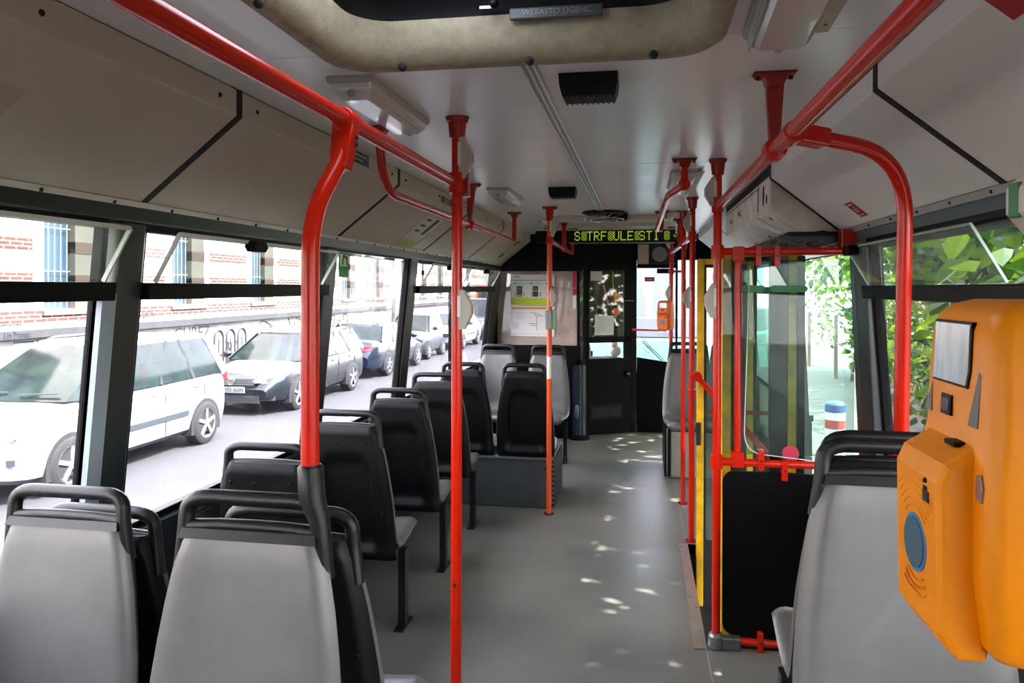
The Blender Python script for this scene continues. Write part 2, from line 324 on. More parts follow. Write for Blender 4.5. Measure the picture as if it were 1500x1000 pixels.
# ---------------------------------------------------------------- windows
def pane(y0, y1, z0, z1, fx, off, name, mt, parent):
    a = .004; m = MB(); m.hexa([(fx(z0)+off, y0, z0), (fx(z0)+off+a, y0, z0), (fx(z0)+off+a, y1, z0), (fx(z0)+off, y1, z0)],
                               [(fx(z1)+off, y0, z1), (fx(z1)+off+a, y0, z1), (fx(z1)+off+a, y1, z1), (fx(z1)+off, y1, z1)])
    return m.build(name, mt, parent, smooth=False)
wc = [0]
def win(side, y0, y1, bar, ztop=1.80, zb=.845, vents=()):
    wc[0] += 1; fx = XL if side < 0 else XR; s = side
    m = MB(); g = .022
    def fr(a, b, c, d): wall_piece(m, lambda z: fx(z)-s*(-.012), a, b, c, d, s*.035)
    fr(y0, y1, zb-.005, zb+g); fr(y0, y1, ztop-.012, ztop+.016); fr(y0, y0+g, zb, ztop); fr(y1-g, y1, zb, ztop)
    if bar: wall_piece(m, lambda z: fx(z)-s*.028, y0, y1, 1.580, 1.633, s*.07)
    w = struct(m.build('window_%d' % wc[0], M['blk'], smooth=False, bevel=.004))
    o = .03 if s > 0 else -.034
    if not bar: pane(y0+g, y1-g, zb+g, ztop-.01, fx, o, 'pane', M['glass'], w)
    else:
        pane(y0+g, y1-g, zb+g, 1.582, fx, o, 'pane', M['glass'], w)
        for a, b in vents:     # hopper vent sashes, hinged at the bar and tilted inward
            xb = fx(1.64)-s*.012; dx = -s*.085; zt = 1.785
            lo = [(xb, a, 1.636), (xb, b, 1.636)]; hi = [(xb+dx, b-.0, zt), (xb+dx, a, zt)]
            q = [Vector(p) for p in (lo[0], lo[1], hi[0], hi[1])]; n = (q[1]-q[0]).cross(q[3]-q[0]).normalized()*.005
            m = MB(); m.hexa(q, [p+n for p in q]); sa = m.build('vent_sash', M['vent'], w, smooth=False)
            m = MB(); e = mat('sash_edge_white', '#c9c9be', .35) if s < 0 else mat('sash_edge_green', '#8fa79a', .3)
            for p0, p1 in ((q[0], q[3]), (q[1], q[2]), (q[3], q[2])): m.bar(p0+n*.5, p1+n*.5, .007 if s < 0 else .005, .012 if s < 0 else .007)
            m.build('sash_edge', e, sa, smooth=False)
            m = MB(); c = (q[2]+q[3])/2; off = .43 if b > 3 and False else 0
            yy = a+(b-a)*.36 if s < 0 else b-.13
            m.prism([(yy-.055, zt-.018), (yy-.035, zt-.036), (yy+.035, zt-.036), (yy+.055, zt-.018), (yy+.035, zt+.004), (yy-.035, zt+.004)], 'X', xb+dx-.02-s*.015, xb+dx+.02-s*.015)
            m.build('vent_latch', M['blk'], sa, smooth=False, bevel=.004)
    return w
win(-1, -3.1, -1.1, True, vents=[(-2.9, -1.2)])
win(-1, -.95, .35, True, vents=[(-.85, .27)])
win(-1, .50, 1.89, True, vents=[(.58, 1.85)])
win(-1, 2.035, 3.365, True, vents=[(2.075, 3.30)])
win(-1, 3.49, 4.70, False, ztop=1.815)
win(-1, 4.85, 7.52, True, vents=[(4.93, 6.1), (6.25, 7.4)])
win(1, -3.1, -.9, True, vents=[(-2.8, -1)])
win(1, -.75, .55, True, vents=[(-.7, .5)])
win(1, .68, 3.235, True, ztop=1.812, zb=.70+.145, vents=[(2.05, 3.20)])
win(1, 4.90, 6.95, True, vents=[(5.0, 5.9)])
m = MB(); m.box((-1.575, 5.98, .85), (-1.545, 6.02, 1.60)); struct(m.build('trim_14', M['blk'], smooth=False))
m = MB()
for zz in (1.795, 1.805): m.box((.90, .70, zz-.003), (.935, 3.24, zz+.003))
struct(m.build('trim_15', M['rubber'], smooth=False))
# green emergency sticker on the third left window
t = tag(MB().box((-1.498, 3.508, 1.672), (-1.495, 3.63, 1.80)).build('safety_sticker', mat('sticker_green', '#14a03a', .5), smooth=False), 'green and white pictogram sticker at the top of the left window behind the bent pole', 'sticker')
MB().box((-1.495, 3.52, 1.728), (-1.493, 3.618, 1.79)).build('pictogram_field', mat('sticker_white', '#e6ece6', .5), t, smooth=False)
MB().bar((-1.492, 3.545, 1.735), (-1.492, 3.56, 1.785), .012, .002, (1, 0, 0)).bar((-1.492, 3.56, 1.785), (-1.492, 3.595, 1.77), .012, .002, (1, 0, 0)).bar((-1.492, 3.60, 1.78), (-1.492, 3.605, 1.735), .012, .002, (1, 0, 0)).build('pictogram', mat('sticker_dkgreen', '#0b7a2c', .5), t, smooth=False)
t.location = (.0, .01, 0)
# ================================================================ ceiling fittings
def rrect(x0, x1, y0, y1, r, n=6):
    out = []
    for cx, cy, a0 in ((x1-r, y1-r, 0), (x0+r, y1-r, 90), (x0+r, y0+r, 180), (x1-r, y0+r, 270)):
        for k in range(n+1): a = math.radians(a0+90*k/n); out.append((cx+r*math.cos(a), cy+r*math.sin(a)))
    return out
def loft(levels, n=8):      # (dx, z) with inset from the outer rounded rectangle
    return [[(x, y, z) for x, y in rrect(*rc, r, n)] for rc, r, z in levels]
hatch = tag(empty('roof_hatch', (0, 0, 0)), 'open roof hatch with thick cream rounded rim and dark inside, at the top', 'hatch')
ox0, ox1, oy0, oy1 = -.765, .190, .72, 1.79
m = MB(); m.grid(loft([((ox0, ox1, oy0, oy1), .13, 2.1995), ((ox0+.006, ox1-.006, oy0+.006, oy1-.006), .125, 2.172), ((ox0+.028, ox1-.028, oy0+.028, oy1-.028), .11, 2.156), ((ox0+.055, ox1-.055, oy0+.055, oy1-.055), .10, 2.162),
   ((ox0+.078, ox1-.078, oy0+.078, oy1-.078), .10, 2.20), ((ox0+.088, ox1-.088, oy0+.088, oy1-.088), .10, 2.26)]), True); m.build('rim', M['creamd'], hatch, angle=60)
m = MB()
for x, y in ((-.575, oy1-.052), (-.26, oy1-.052), (.03, oy1-.052), (ox0+.05, 1.3), (ox1-.05, 1.3)): MB().ball((x, y, 2.160), .011, 10, 6).build('rim_screw', M['rubber'], hatch)
m = MB(); m.grid(loft([((ox0+.084, ox1-.084, oy0+.084, oy1-.084), .10, 2.24), ((ox0+.088, ox1-.088, oy0+.088, oy1-.088), .12, 2.31), ((ox0+.13, ox1-.13, oy0+.13, oy1-.13), .16, 2.336)]), True)
m.build('dark_liner', M['black'], hatch, angle=60)
# lid with an oval clear pane
lid = MB(); N = 40; ea = [(-.50+.25*math.cos(2*PI*k/N), 1.38+.36*math.sin(2*PI*k/N), 2.335) for k in range(N)]
eb = []
for k in range(N):
    c, s_ = math.cos(2*PI*k/N), math.sin(2*PI*k/N); f = min(1/max(abs(c), 1e-6), 1/max(abs(s_), 1e-6)); eb.append((-.2875+c*f*.46, 1.255+s_*f*.53, 2.345))
lid.grid([eb, ea], True); lo = lid.build('lid', M['black'], hatch)
m = MB(); m.add(ea, [tuple(range(N))])
mk = bpy.data.materials.new('milky_pane'); mk.use_nodes = True; _t = mk.node_tree.nodes.new('ShaderNodeBsdfTranslucent'); _t.inputs[0].default_value = (.22, .24, .27, 1); mk.node_tree.links.new(_t.outputs[0], mk.node_tree.nodes['Material Output'].inputs[0])
m.build('lid_pane', mk, lo, smooth=False)
m = MB(); m.box((-.30, 1.685, 2.24), (-.085, 1.697, 2.268)); pl = m.build('name_plate', mat('plate_dark', '#4a4a4c', .4), hatch, smooth=False, bevel=.004)
text('WEBASTO LIGENC', .019, mat('plate_text', '#8a8a8e', .4), 'plate_lettering', pl, frame_mat((-.19, 1.684, 2.254), (1, 0, 0), (0, 0, 1)))
m = MB()
for x in (-.33, -.05, .03): MB().ball((x, 1.66, 2.27), .012, 8, 5).build('liner_bolt', M['blk'], hatch)
m = MB(); m.box((-.37, 1.684, 2.270), (-.325, 1.69, 2.276)); m.build('latch_pin', M['chrome'], hatch)
# front roof hatch, closed, far ahead
h2 = tag(empty('roof_hatch', (0, 0, 0)), 'far closed roof hatch with a low cream rim, just before the destination display', 'hatch')
m = MB(); m.grid(loft([((-.80, .22, 5.9, 6.54), .08, 2.1995), ((-.795, .215, 5.905, 6.535), .08, 2.160), ((-.74, .16, 5.96, 6.48), .06, 2.158), ((-.73, .15, 5.97, 6.47), .06, 2.1995)]), True); m.build('rim', mat('hatch_rim_clean', '#c6c1b2', .5), h2, angle=60)
MB().box((-.73, 5.97, 2.185), (.15, 6.47, 2.19)).build('lid', mat('hatch_lid', '#c2beb2', .5), h2, smooth=False)
m = MB()
for x in (-.55, -.3, -.04): MB().ball((x, 5.912, 2.178), .008, 8, 5).build('rim_screw', M['rubber'], h2)
# ceiling fan / round vent ahead
f = tag(empty('ceiling_fan', (-.27, 5.66, 2.2)), 'round chrome ringed ventilator with a black disc hanging at the end of the ceiling trim', 'fan')
MB().grid([[(r*math.cos(2*PI*k/28), r*math.sin(2*PI*k/28), z) for k in range(28)] for r, z in ((.02, -.01), (.15, -.015), (.17, -.008), (.16, 0))], True).build('disc', M['blk'], f)
for r, z in ((.15, -.055), (.10, -.062), (.05, -.066)):
    MB().tube([(r*math.cos(2*PI*k/28), r*math.sin(2*PI*k/28)+.03, z) for k in range(29)], .005, 6).build('guard_ring', M['chrome'], f)
for k in range(6): a = PI*k/3; MB().cyl((.03*math.cos(a), .03*math.sin(a)+.03, -.05), (.15*math.cos(a), .15*math.sin(a)+.03, -.012), .004, 6).build('guard_strut', M['chrome'], f)
# ceiling lights
def light_fixture(x, y, ln, w, label, open_side=0, rz=0):
    e = tag(empty('ceiling_light', (x, y, 2.2), rz), label, 'light', 'fluorescent lamp housings on the ceiling')
    h = ln/2; k = w/2
    def ringz(ins, z): return [(-k+ins, -h+ins*1.6, z), (k-ins, -h+ins*1.6, z), (k-ins, h-ins*1.6, z), (-k+ins, h-ins*1.6, z)]
    m = MB(); m.grid([ringz(0, 0), ringz(0, -.014), ringz(.004, -.018)], True); m.add(ringz(.004, -.018), [(3, 2, 1, 0)]); m.build('base_tray', mat('lamp_base', '#a9a59a', .45), e, smooth=False, bevel=.004)
    m = MB(); m.grid([ringz(.008, -.018), ringz(.010, -.036), ringz(.03, -.058)], True); m.add(ringz(.03, -.058), [(3, 2, 1, 0)])
    m.build('diffuser', mat('lamp_diffuser', '#cfcdc8', .18, spec=.6, coat=.5), e, smooth=False, bevel=.006)
    m = MB(); m.box((k-.030, -h*.2, -.0485), (k-.018, h-.05, -.047)); m.build('diffuser_seam', mat('lamp_seam', '#8d8b86', .4), e, smooth=False)
    for yy in (-h+.02, h-.02): MB().ball((0, yy, -.045), .012, 10, 6).build('clip', mat('lamp_clip', '#9a9790', .4), e)
    if open_side:
        m = MB(); m.bar((k+.008, -h+.01, -.012), (k+.008, h-.01, -.012), .045, .004); m.build('side_flange', M['cream'], e, smooth=False)
        for yy in (-h*.7, -h*.2, h*.3, h*.8): MB().ball((k+.015, yy, -.014), .004, 6, 4).build('flange_screw', M['steel'], e)
        MB().bar((-k+.012, -h+.02, -.036), (-k+.012, h-.02, -.036), .004, .03).build('lens_ridge', mat('lamp_diffuser', '#cfcdc8', .18), e, smooth=False)
    return e
light_fixture(-.785, 2.19, .56, .135, 'white fluorescent ceiling lamp beside the long left red rail, nearest on the left')
light_fixture(-.81, 4.46, .56, .135, 'white fluorescent ceiling lamp second in the left row, above the low grab rail')
light_fixture(-.80, 6.55, .5, .135, 'white fluorescent ceiling lamp third in the left row behind the orange and white pole')
light_fixture(.29, 1.42, .64, .15, 'large white fluorescent lamp at the top of the photo right of the roof hatch', 1, -.04)
light_fixture(.215, 3.98, .6, .13, 'milky ceiling lamp behind the small angled red bracket on the right', 1)
light_fixture(.20, 5.9, .5, .13, 'farthest milky ceiling lamp on the right, close to the destination display', 1)
# black ribbed speakers
def speaker(x, y, label):
    e = tag(empty('ceiling_speaker', (x, y, 2.2)), label, 'speaker', 'black ribbed boxes on the ceiling'); w, l = .08, .066
    m = MB(); m.hexa([(-w, -l, 0), (w, -l, 0), (w, l, 0), (-w, l, 0)], [(-w+.002, -l+.002, -.03), (w-.002, -l+.002, -.03), (w-.002, l-.002, -.03), (-w+.002, l-.002, -.03)]); m.build('housing', M['black'], e, smooth=False, bevel=.003)
    m = MB(); m.hexa([(-w+.002, -l+.002, -.03), (w-.002, -l+.002, -.03), (w-.002, l-.002, -.03), (-w+.002, l-.002, -.03)], [(-w+.008, -l+.03, -.055), (w-.008, -l+.03, -.055), (w-.01, l-.01, -.055), (-w+.01, l-.01, -.055)])
    for k in range(10): x_ = -w+.014+k*(2*w-.028)/9; m.bar((x_, -l+.003, -.033), (x_, -l+.033, -.0575), .004, .004); m.bar((x_, -l+.033, -.0575), (x_, l-.012, -.0575), .004, .004)
    m.build('grille', M['black'], e, smooth=False); return e
speaker(-.139, 2.05, 'black ribbed ceiling box right of the ceiling trim, nearest and largest')
speaker(-.441, 4.28, 'black ribbed ceiling box left of the ceiling trim in the middle of the bus')
speaker(-.172, 5.78, 'small black ribbed ceiling box just above the destination display')
# small labels and stickers on the coves
def cove_card(y0, y1, t0, t1, side, mt, name, label, cat, off=.002):
    # t runs down the sloping face from its upper edge
    A, B = (Vector((CL, 0, 2.122)), Vector((-1.478, 0, 1.874))) if side < 0 else (Vector((CR, 0, 2.135)), Vector((.905, 0, 1.887)))
    n = Vector((.62, 0, -.785)) if side < 0 else Vector((-.63, 0, -.776)); n.normalize()
    def P(t, y): p = A.lerp(B, t); return Vector((p.x, y, p.z))
    q = [P(t0, y0), P(t1, y0), P(t1, y1), P(t0, y1)]
    m = MB(); m.hexa([p+n*.0004 for p in q], [p+n*off for p in q]); o = m.build(name, mt, smooth=False)
    if label: tag(o, label, cat)
    return o, P, n
def upcard(y0, y1, z0, z1, mt, name, label, cat='label'):
    o = MB().box((CL, y0, z0), (CL+.0015, y1, z1)).build(name, mt, smooth=False); tag(o, label, cat); return o
lbk = mat('label_black', '#1b1b1c', .5); wtx = mat('label_white', '#d4d4ce', .6)
o = upcard(2.80, 3.06, 2.140, 2.19, lbk, 'text_label', 'black label with two lines of white lettering on the left cove above the bent pole')
for k, s_ in enumerate(('IN TIMPUL MERSULUI SE INTERZICE', 'SA SE TINA DE BARE')): text(s_, .0135, wtx, 'lettering', o, frame_mat((CL+.0025, 2.93, 2.174-.018*k), (0, 1, 0), (0, 0, 1)))
o = upcard(4.25, 4.50, 2.128, 2.168, mat('label_grey', '#4e504e', .5), 'text_label', 'grey engraved label with three text lines on the left cove behind the vertical red pole')
for k in range(3): text('CAPACITATE TOTALA', .011, wtx, 'lettering', o, frame_mat((CL+.0025, 4.375, 2.160-.012*k), (0, 1, 0), (0, 0, 1)))
o, P, n = cove_card(4.28, 4.62, .28, .95, -1, M['paper'], 'notice_sheet', 'narrow paper notice with a yellow green foot pasted on the third left cove panel', 'notice')
o2, P, n = cove_card(4.28, 4.62, .82, .951, -1, mat('note_green', '#b9bf62', .6), 'green_foot', '', '', .0035); o2.parent = o
for a, b, c, d in ((4.33, 4.42, .33, .37), (4.33, 4.42, .46, .50), (4.33, 4.42, .58, .62), (4.50, 4.56, .3, .66)):
    o3, _, _ = cove_card(a, b, c, d, -1, lbk, 'print_block', '', '', .003); o3.parent = o
o, P, n = cove_card(4.50, 4.68, .05, .16, -1, M['paper'], 'torn_paper', 'small torn white paper scrap near the top of the third left cove panel', 'paper scrap')
o, P, n = cove_card(4.66, 4.86, .62, .94, -1, mat('glue', '#a59e92', .35), 'glue_patch', 'glossy old glue patch left by a removed notice on the third left cove panel', 'glue mark')
o, P, n = cove_card(4.97, 5.30, .30, .9, -1, mat('torn', '#c3bcb2', .6, var=.1, scale=20), 'torn_paper', 'large torn whitish paper remains on the fourth left cove panel beside the red pole', 'paper scrap')
o, P, n = cove_card(5.22, 5.62, .02, .14, -1, M['paper'], 'torn_paper', 'white curled paper scrap behind the tapered red ceiling bracket on the left', 'paper scrap', .01)
o, P, n = cove_card(5.2, 5.42, .16, .42, -1, mat('note_green', '#b9bf62', .6), 'green_note', 'yellow green torn note under the low left grab rail', 'notice')
o, P, n = cove_card(7.3, 7.42, .12, .78, -1, mat('strip_grey', '#b4b0a8', .5), 'sticker_strip', 'thin sticker strip with red top and black foot on the last left cove panel', 'sticker')
for a, b, mt in ((.12, .30, mat('strip_red', '#7c2320', .5)), (.62, .78, lbk)): o2, _, _ = cove_card(7.3, 7.42, a, b, -1, mt, 'strip_block', '', '', .003); o2.parent = o
o, P, n = cove_card(1.16, 1.36, .36, .62, -1, mat('faded_patch', '#b5aa9d', .6), 'faded_patch', 'faint rectangular mark of a removed sticker on the left cove at the left edge', 'glue mark', .0012)
rs = mat('sticker_red', '#b3142a', .4)
o, P, n = cove_card(3.07, 3.16, .70, .91, 1, rs, 'red_sticker', 'small red rectangular sticker with white print on the right cove above the red bracket', 'sticker')
m = MB()
for t, w in ((.73, .06), (.77, .03), (.80, .035), (.83, .03), (.88, .06)):
    a = P(t, 3.115-w/2)+n*.003; b = P(t, 3.115+w/2)+n*.003; m.bar(a, b, .006, .001, n)
m.build('white_print', wtx, o, smooth=False)
o, P, n = cove_card(1.02, 1.43, .0, .30, 1, mat('sticker_white', '#e6ece6', .5), 'round_sticker', 'red and white round cornered sticker at the upper right corner of the photo', 'sticker')
o2, _, _ = cove_card(1.10, 1.43, .0, .16, 1, rs, 'red_field', '', '', .004); o2.parent = o
p = P(.08, 1.26)+n*.005; text('SIGUR', .05, wtx, 'lettering', o, frame_mat(p, (0, -1, 0), (P(0, 0)-P(1, 0))))
# ================================================================ red handrails
R = .0185
def flange_box(p, parent, m=None):      # T shaped ceiling bracket foot with two bolts
    x, y, z = p
    b = MB(); b.prism([(x-.052, z-.001), (x+.052, z-.001), (x+.052, z-.010), (x+.03, z-.014), (x+.020, z-.04), (x-.020, z-.04), (x-.03, z-.014), (x-.052, z-.010)], 'Y', y-.022, y+.022)
    o = b.build('ceiling_flange', m or M['redd'], parent, smooth=False, bevel=.003)
    for s in (-1, 1): MB().cyl((x+s*.042, y, z-.018), (x+s*.042, y, z-.009), .006, 6).build('bolt', M['rubber'], o)
    MB().box((x-.055, y-.025, z-.0025), (x+.055, y+.025, z)).build('gasket', M['rubber'], o, smooth=False, bevel=.001)
def cup(p, parent):
    x, y, z = p; b = MB()
    b.tube([(x, y, z-.002), (x, y, z-.014), (x, y, z-.016), (x, y, z-.062), (x, y, z-.07), (x, y, z-.071)], [.039, .037, .032, .027, .026, .019], 20)
    o = b.build('ceiling_cup', M['redd'], parent, angle=50); MB().cyl((x, y, z-.003), (x, y, z), .041, 20).build('gasket', M['rubber'], o)
def grip(p, side, parent, h=.13, d=.055, ang=0):  # cream bell push / side lamp box on a pole
    x, y, z = p; w = .016; s = side
    prof = [(0, h/2), (.018, h/2), (d-.012, h*.27), (d, h*.12), (d, -h*.12), (d-.014, -h*.32), (.022, -h/2), (0, -h/2)]
    b = MB(); b.prism([(x+s*(q+.004), z+t) for q, t in prof], 'Y', y-w-.002, y+w); o = b.build('bell_push_box', M['grip'], parent, smooth=False, bevel=.004)
    MB().box((x+s*.008-.006, y-w-.006, z-h*.18), (x+s*.008+.006, y-w, z+h*.36)).build('lens', mat('grip_lens', '#d8d6ce', .3), o, smooth=False, bevel=.002)
    MB().box((x+s*(d+.002)-.003, y-.008, z-.014), (x+s*(d+.002)+.003, y+.008, z+.014)).build('push_button', mat('push_red', '#b5422c', .4), o, smooth=False, bevel=.002)
def clamp(p, parent, axis=(0, 0, 1), r=.026, h=.05):
    p = Vector(p); a = Vector(axis).normalized()*h/2; MB().tube([p-a, p-a*.98, p+a*.98, p+a], [r-.004, r, r, r-.004], 16).build('clamp', M['red'], parent)
def pole(name, x, y, label, z0=0, z1=2.2, r=R, foot='flange', top='cup', group='vertical red poles along the aisle'):
    e = tag(empty(name, (0, 0, 0)), label, 'pole', group)
    MB().cyl((x, y, z0+.001), (x, y, z1-.01), r, 18).build('tube', M['red'], e)
    if top == 'cup': cup((x, y, z1), e)
    if top == 'box': flange_box((x, y, z1), e)
    if foot == 'flange':
        f = MB().cyl((x, y, 0), (x, y, .006), .036, 18).build('floor_flange', M['redd'], e)
        for k in range(3): a = 2*PI*k/3+.5; MB().ball((x+.028*math.cos(a), y+.028*math.sin(a), .007), .006, 6, 4).build('bolt', M['rubber'], f)
    return e
p1 = pole('handrail_pole', -.615, 2.45, 'red floor to ceiling pole in the left foreground where the long overhead rail ends')
grip((-.615+.004, 2.45, 2.06), 1, p1, .145, .047); grip((-.615+.004, 2.45, 1.545), 1, p1, .135, .047); clamp((-.615, 2.45, 1.977), p1, h=.07, r=.028)
MB().box((-.60, 2.44, 1.93), (-.575, 2.475, 2.02)).build('rail_bracket', M['redd'], p1, smooth=False, bevel=.003)
MB().cyl((-.615, 2.425, .61), (-.615, 2.433, .61), .006, 8).build('screw', M['rubber'], p1)
p2 = tag(empty('handrail_pole'), 'orange red pole with a white middle section beside the pair of seats', 'pole', 'vertical red poles along the aisle')
x, y = -.636, 5.25
MB().cyl((x, y, 1.13), (x, y, 2.19), R, 18).build('upper_tube', mat('pole_orange', '#e0501a', .35), p2); MB().cyl((x, y, .965), (x, y, 1.14), R*.97, 18).build('white_section', M['white'], p2)
MB().cyl((x, y, .001), (x, y, .97), R, 18).build('lower_tube', mat('pole_orange', '#e0501a', .35), p2)
cup((x, y, 2.2), p2) if False else flange_box((x, y, 2.2), p2, M['red']); MB().tube([(x, y, 2.165), (x, y, 2.14), (x, y, 2.10)], [.03, .024, .024], 14).build('collar', M['red'], p2)
grip((x, y, 2.05), 1, p2, .13, .045); grip((x, y, 1.55), 1, p2, .13, .045); clamp((x, y, 1.96), p2)
MB().cyl((x, y, 0), (x, y, .006), .036, 18).build('floor_flange', M['rubber'], p2)
b_ = MB().box((x-.028, y-.03, 1.325), (x+.022, y+.03, 1.46)).build('mounting_box', mat('mount_grey', '#8b9092', .5), p2, smooth=False, bevel=.006)
MB().box((x+.022, y-.02, 1.322), (x+.05, y-.012, 1.468)).build('mounting_plate', mat('mount_green', '#7fa67c', .5), b_, smooth=False, bevel=.004)
p3 = pole('handrail_pole', .345, 3.43, 'red pole at the near corner of the middle door with a grey cast foot', foot=None)
grip((.345-.004, 3.43, 2.055), -1, p3, .135, .05); grip((.345-.004, 3.43, 1.565), -1, p3, .155, .05); clamp((.345, 3.43, 1.995), p3, h=.07); clamp((.345, 3.43, 1.785), p3, h=.06, r=.028); clamp((.345, 3.43, .84), p3, h=.06, r=.028)
MB().tube([(.345, 3.43, 0), (.345, 3.43, .055), (.345, 3.43, .07)], [.037, .034, .024], 16).box((.345, 3.405, .0), (.45, 3.45, .055)).build('cast_foot', M['steel'], p3, bevel=.006, angle=30)
p4 = pole('handrail_pole', .331, 4.84, 'red pole at the far corner of the middle door beside the yellow door edge')
grip((.331-.004, 4.84, 2.04), -1, p4, .13, .05); grip((.331-.004, 4.84, 1.56), -1, p4, .14, .05); clamp((.331, 4.84, 1.955), p4, h=.06); clamp((.331, 4.84, .95), p4, h=.05)
p5 = pole('handrail_pole', .325, 5.68, 'plain red pole standing in front of the far right grey seat', r=.017)
clamp((.325, 5.68, 1.957), p5)
p6 = pole('handrail_pole', .295, 7.15, 'farthest orange red pole by the front partition carrying the small ticket validator', foot='flange')
grip((.295-.004, 7.15, 2.06), -1, p6, .13, .045); grip((.295-.004, 7.15, 1.57), -1, p6, .14, .045); clamp((.295, 7.15, 1.955), p6); clamp((.295, 7.15, 1.78), p6); clamp((.295, 7.15, .90), p6)
# pole that carries the near validator, at the right edge beside the camera
p7 = pole('handrail_pole', .372, .64, 'red pole just outside the right edge that carries the big yellow validator', group=None)
grip((.372, .64, 1.69), -1, p7, .085, .078)
for b_ in children(p7):
    for c_ in children(b_):
        if c_.name.startswith('push_button'): c_.data.materials[0] = mat('button_green', '#2f6a3a', .4)
# long rails
def rail(label, pts, rad=.09, r=R, name='overhead_rail', group='overhead red grab rails'):
    e = tag(empty(name), label, 'rail', group); MB().tube(fillet(pts, rad, 8), r, 18).build('tube', M['red'], e); return e
r1 = rail('long red overhead rail across the upper left corner of the photo', [(-.62, -2.9, 1.977), (-.62, 2.452, 1.977)])
MB().tube([(-.62, 1.475, 1.977), (-.62, 1.525, 1.977)], .0255, 16).hexa([(-.645, 1.462, 1.872), (-.607, 1.462, 1.872), (-.607, 1.50, 1.868), (-.645, 1.50, 1.868)], [(-.645, 1.48, 1.975), (-.595, 1.48, 1.975), (-.595, 1.52, 1.975), (-.645, 1.52, 1.975)]).build('t_clamp', M['red'], r1, bevel=.003, angle=30)
for z in (1.96, 1.945): MB().cyl((-.599, 1.496, z-.02), (-.593, 1.496, z-.02), .004, 8).build('clamp_screw', M['rubber'], r1)
for yy in (-1.5, .3): flange_box((-.62, yy, 2.2), r1); MB().cyl((-.62, yy, 1.98), (-.62, yy, 2.17), .02, 12).build('hanger', M['redd'], r1)
r2r = rail('long red overhead rail running from the upper right corner to the middle door pole', [(.375, -2.9, 1.993), (.35, 3.43, 1.993)])
bx, by = .356, 2.08
flange_box((bx, by, 2.2), r2r)
MB().hexa([(bx-.024, by-.012, 2.17), (bx+.024, by-.012, 2.17), (bx+.024, by+.012, 2.17), (bx-.024, by+.012, 2.17)], [(bx-.014, by-.012, 2.01), (bx+.014, by-.012, 2.01), (bx+.014, by+.012, 2.01), (bx-.014, by+.012, 2.01)]).build('hanger', M['redd'], r2r, smooth=False, bevel=.004)
MB().tube([(bx, by-.022, 1.993), (bx, by-.018, 1.993), (bx, by+.018, 1.993), (bx, by+.022, 1.993)], [.024, .031, .031, .024], 20).build('ring_clamp', M['red'], r2r)
# hoop from that rail down to the right seats
h = rail('red hoop bending from the right overhead rail down beside the near right grey seat', [(.362, 1.86, 1.993), (.66, 2.0, 1.958), (.672, 2.07, 1.0), (.672, 2.07, .002)], .16, name='bent_pole', group=None)
a = Vector((.362, 1.86, 1.993)); b = Vector((.66, 2.0, 1.958)); d = (b-a).normalized()
MB().tube([a-Vector((0, .03, 0)), a+Vector((0, .03, 0))], .027, 16).build('t_clamp', M['red'], h); MB().bar(a+d*.01, a+d*.09, .05, .045).build('clamp_arm', M['red'], h, smooth=False, bevel=.006)
# low loop rails at the left
l1 = rail('red loop rail hanging from the ceiling along the left cove between two flanges', [(-.93, 2.54, 2.195), (-.93, 2.60, 1.975), (-.95, 5.57, 1.975), (-.95, 5.585, 2.195)], [.16, .05], r=.0165)
flange_box((-.93, 2.54, 2.2), l1); flange_box((-.95, 5.585, 2.2), l1)
flange_box((-.93, 4.03, 2.2), l1); MB().hexa([(-.953, 4.018, 2.17), (-.907, 4.018, 2.17), (-.907, 4.042, 2.17), (-.953, 4.042, 2.17)], [(-.952, 4.018, 1.99), (-.928, 4.018, 1.99), (-.928, 4.042, 1.99), (-.952, 4.042, 1.99)]).build('hanger', M['redd'], l1, smooth=False, bevel=.003)
MB().tube([(-.94, 4.005, 1.975), (-.94, 4.055, 1.975)], .028, 16).build('ring_clamp', M['red'], l1)
l2 = rail('short red rail running on from the orange and white pole towards the front', [(-.636, 5.25, 1.96), (-.65, 7.2, 1.955), (-.65, 7.22, 2.10), (-.65, 7.22, 2.195)], .05, r=.0165)
flange_box((-.648, 6.39, 2.2), l2); MB().cyl((-.648, 6.39, 1.96), (-.648, 6.39, 2.17), .02, 12).build('hanger', M['red'], l2); MB().tube([(-.643, 6.37, 1.957), (-.643, 6.41, 1.957)], .027, 16).build('ring_clamp', M['red'], l2)
flange_box((-.65, 7.22, 2.2), l2)
l3 = rail('red rail through the three far right poles above the right seats', [(.331, 4.84, 1.955), (.295, 7.15, 1.955)], r=.0165)
MB().cyl((.325, 6.3, 1.955), (.325, 6.3, 2.18), .017, 12).build('hanger', M['red'], l3); flange_box((.325, 6.3, 2.2), l3)
l4 = rail('small angled red rail under two ceiling flanges left of the middle door pole', [(.196, 3.39, 2.19), (.196, 3.39, 2.085), (.135, 3.60, 2.065), (.12, 5.55, 2.05), (.16, 5.66, 2.06), (.165, 5.66, 2.19)], [.01, .03, .03, .02], r=.0165)
flange_box((.196, 3.39, 2.2), l4); flange_box((.165, 5.66, 2.2), l4); MB().ball((.196, 3.39, 2.085), .028, 12, 8).build('joint', M['red'], l4)
# red rails by the front partition
l5 = rail('thin red bar sticking out from the cab door post behind the small validator', [(-.06, 8.18, 1.165), (.255, 7.5, 1.20), (.295, 7.15, 1.24)], .02, r=.011, name='barrier_bar', group=None)
MB().ball((-.06, 8.18, 1.165), .022, 10, 6).build('end_joint', M['red'], l5)
l6 = rail('thin red frame tube behind the farthest pole by the front door', [(.295, 7.15, 1.78), (.42, 7.2, 1.78), (.425, 7.2, 1.70), (.425, 7.2, .002)], .03, r=.012, name='door_frame_rail', group=None)
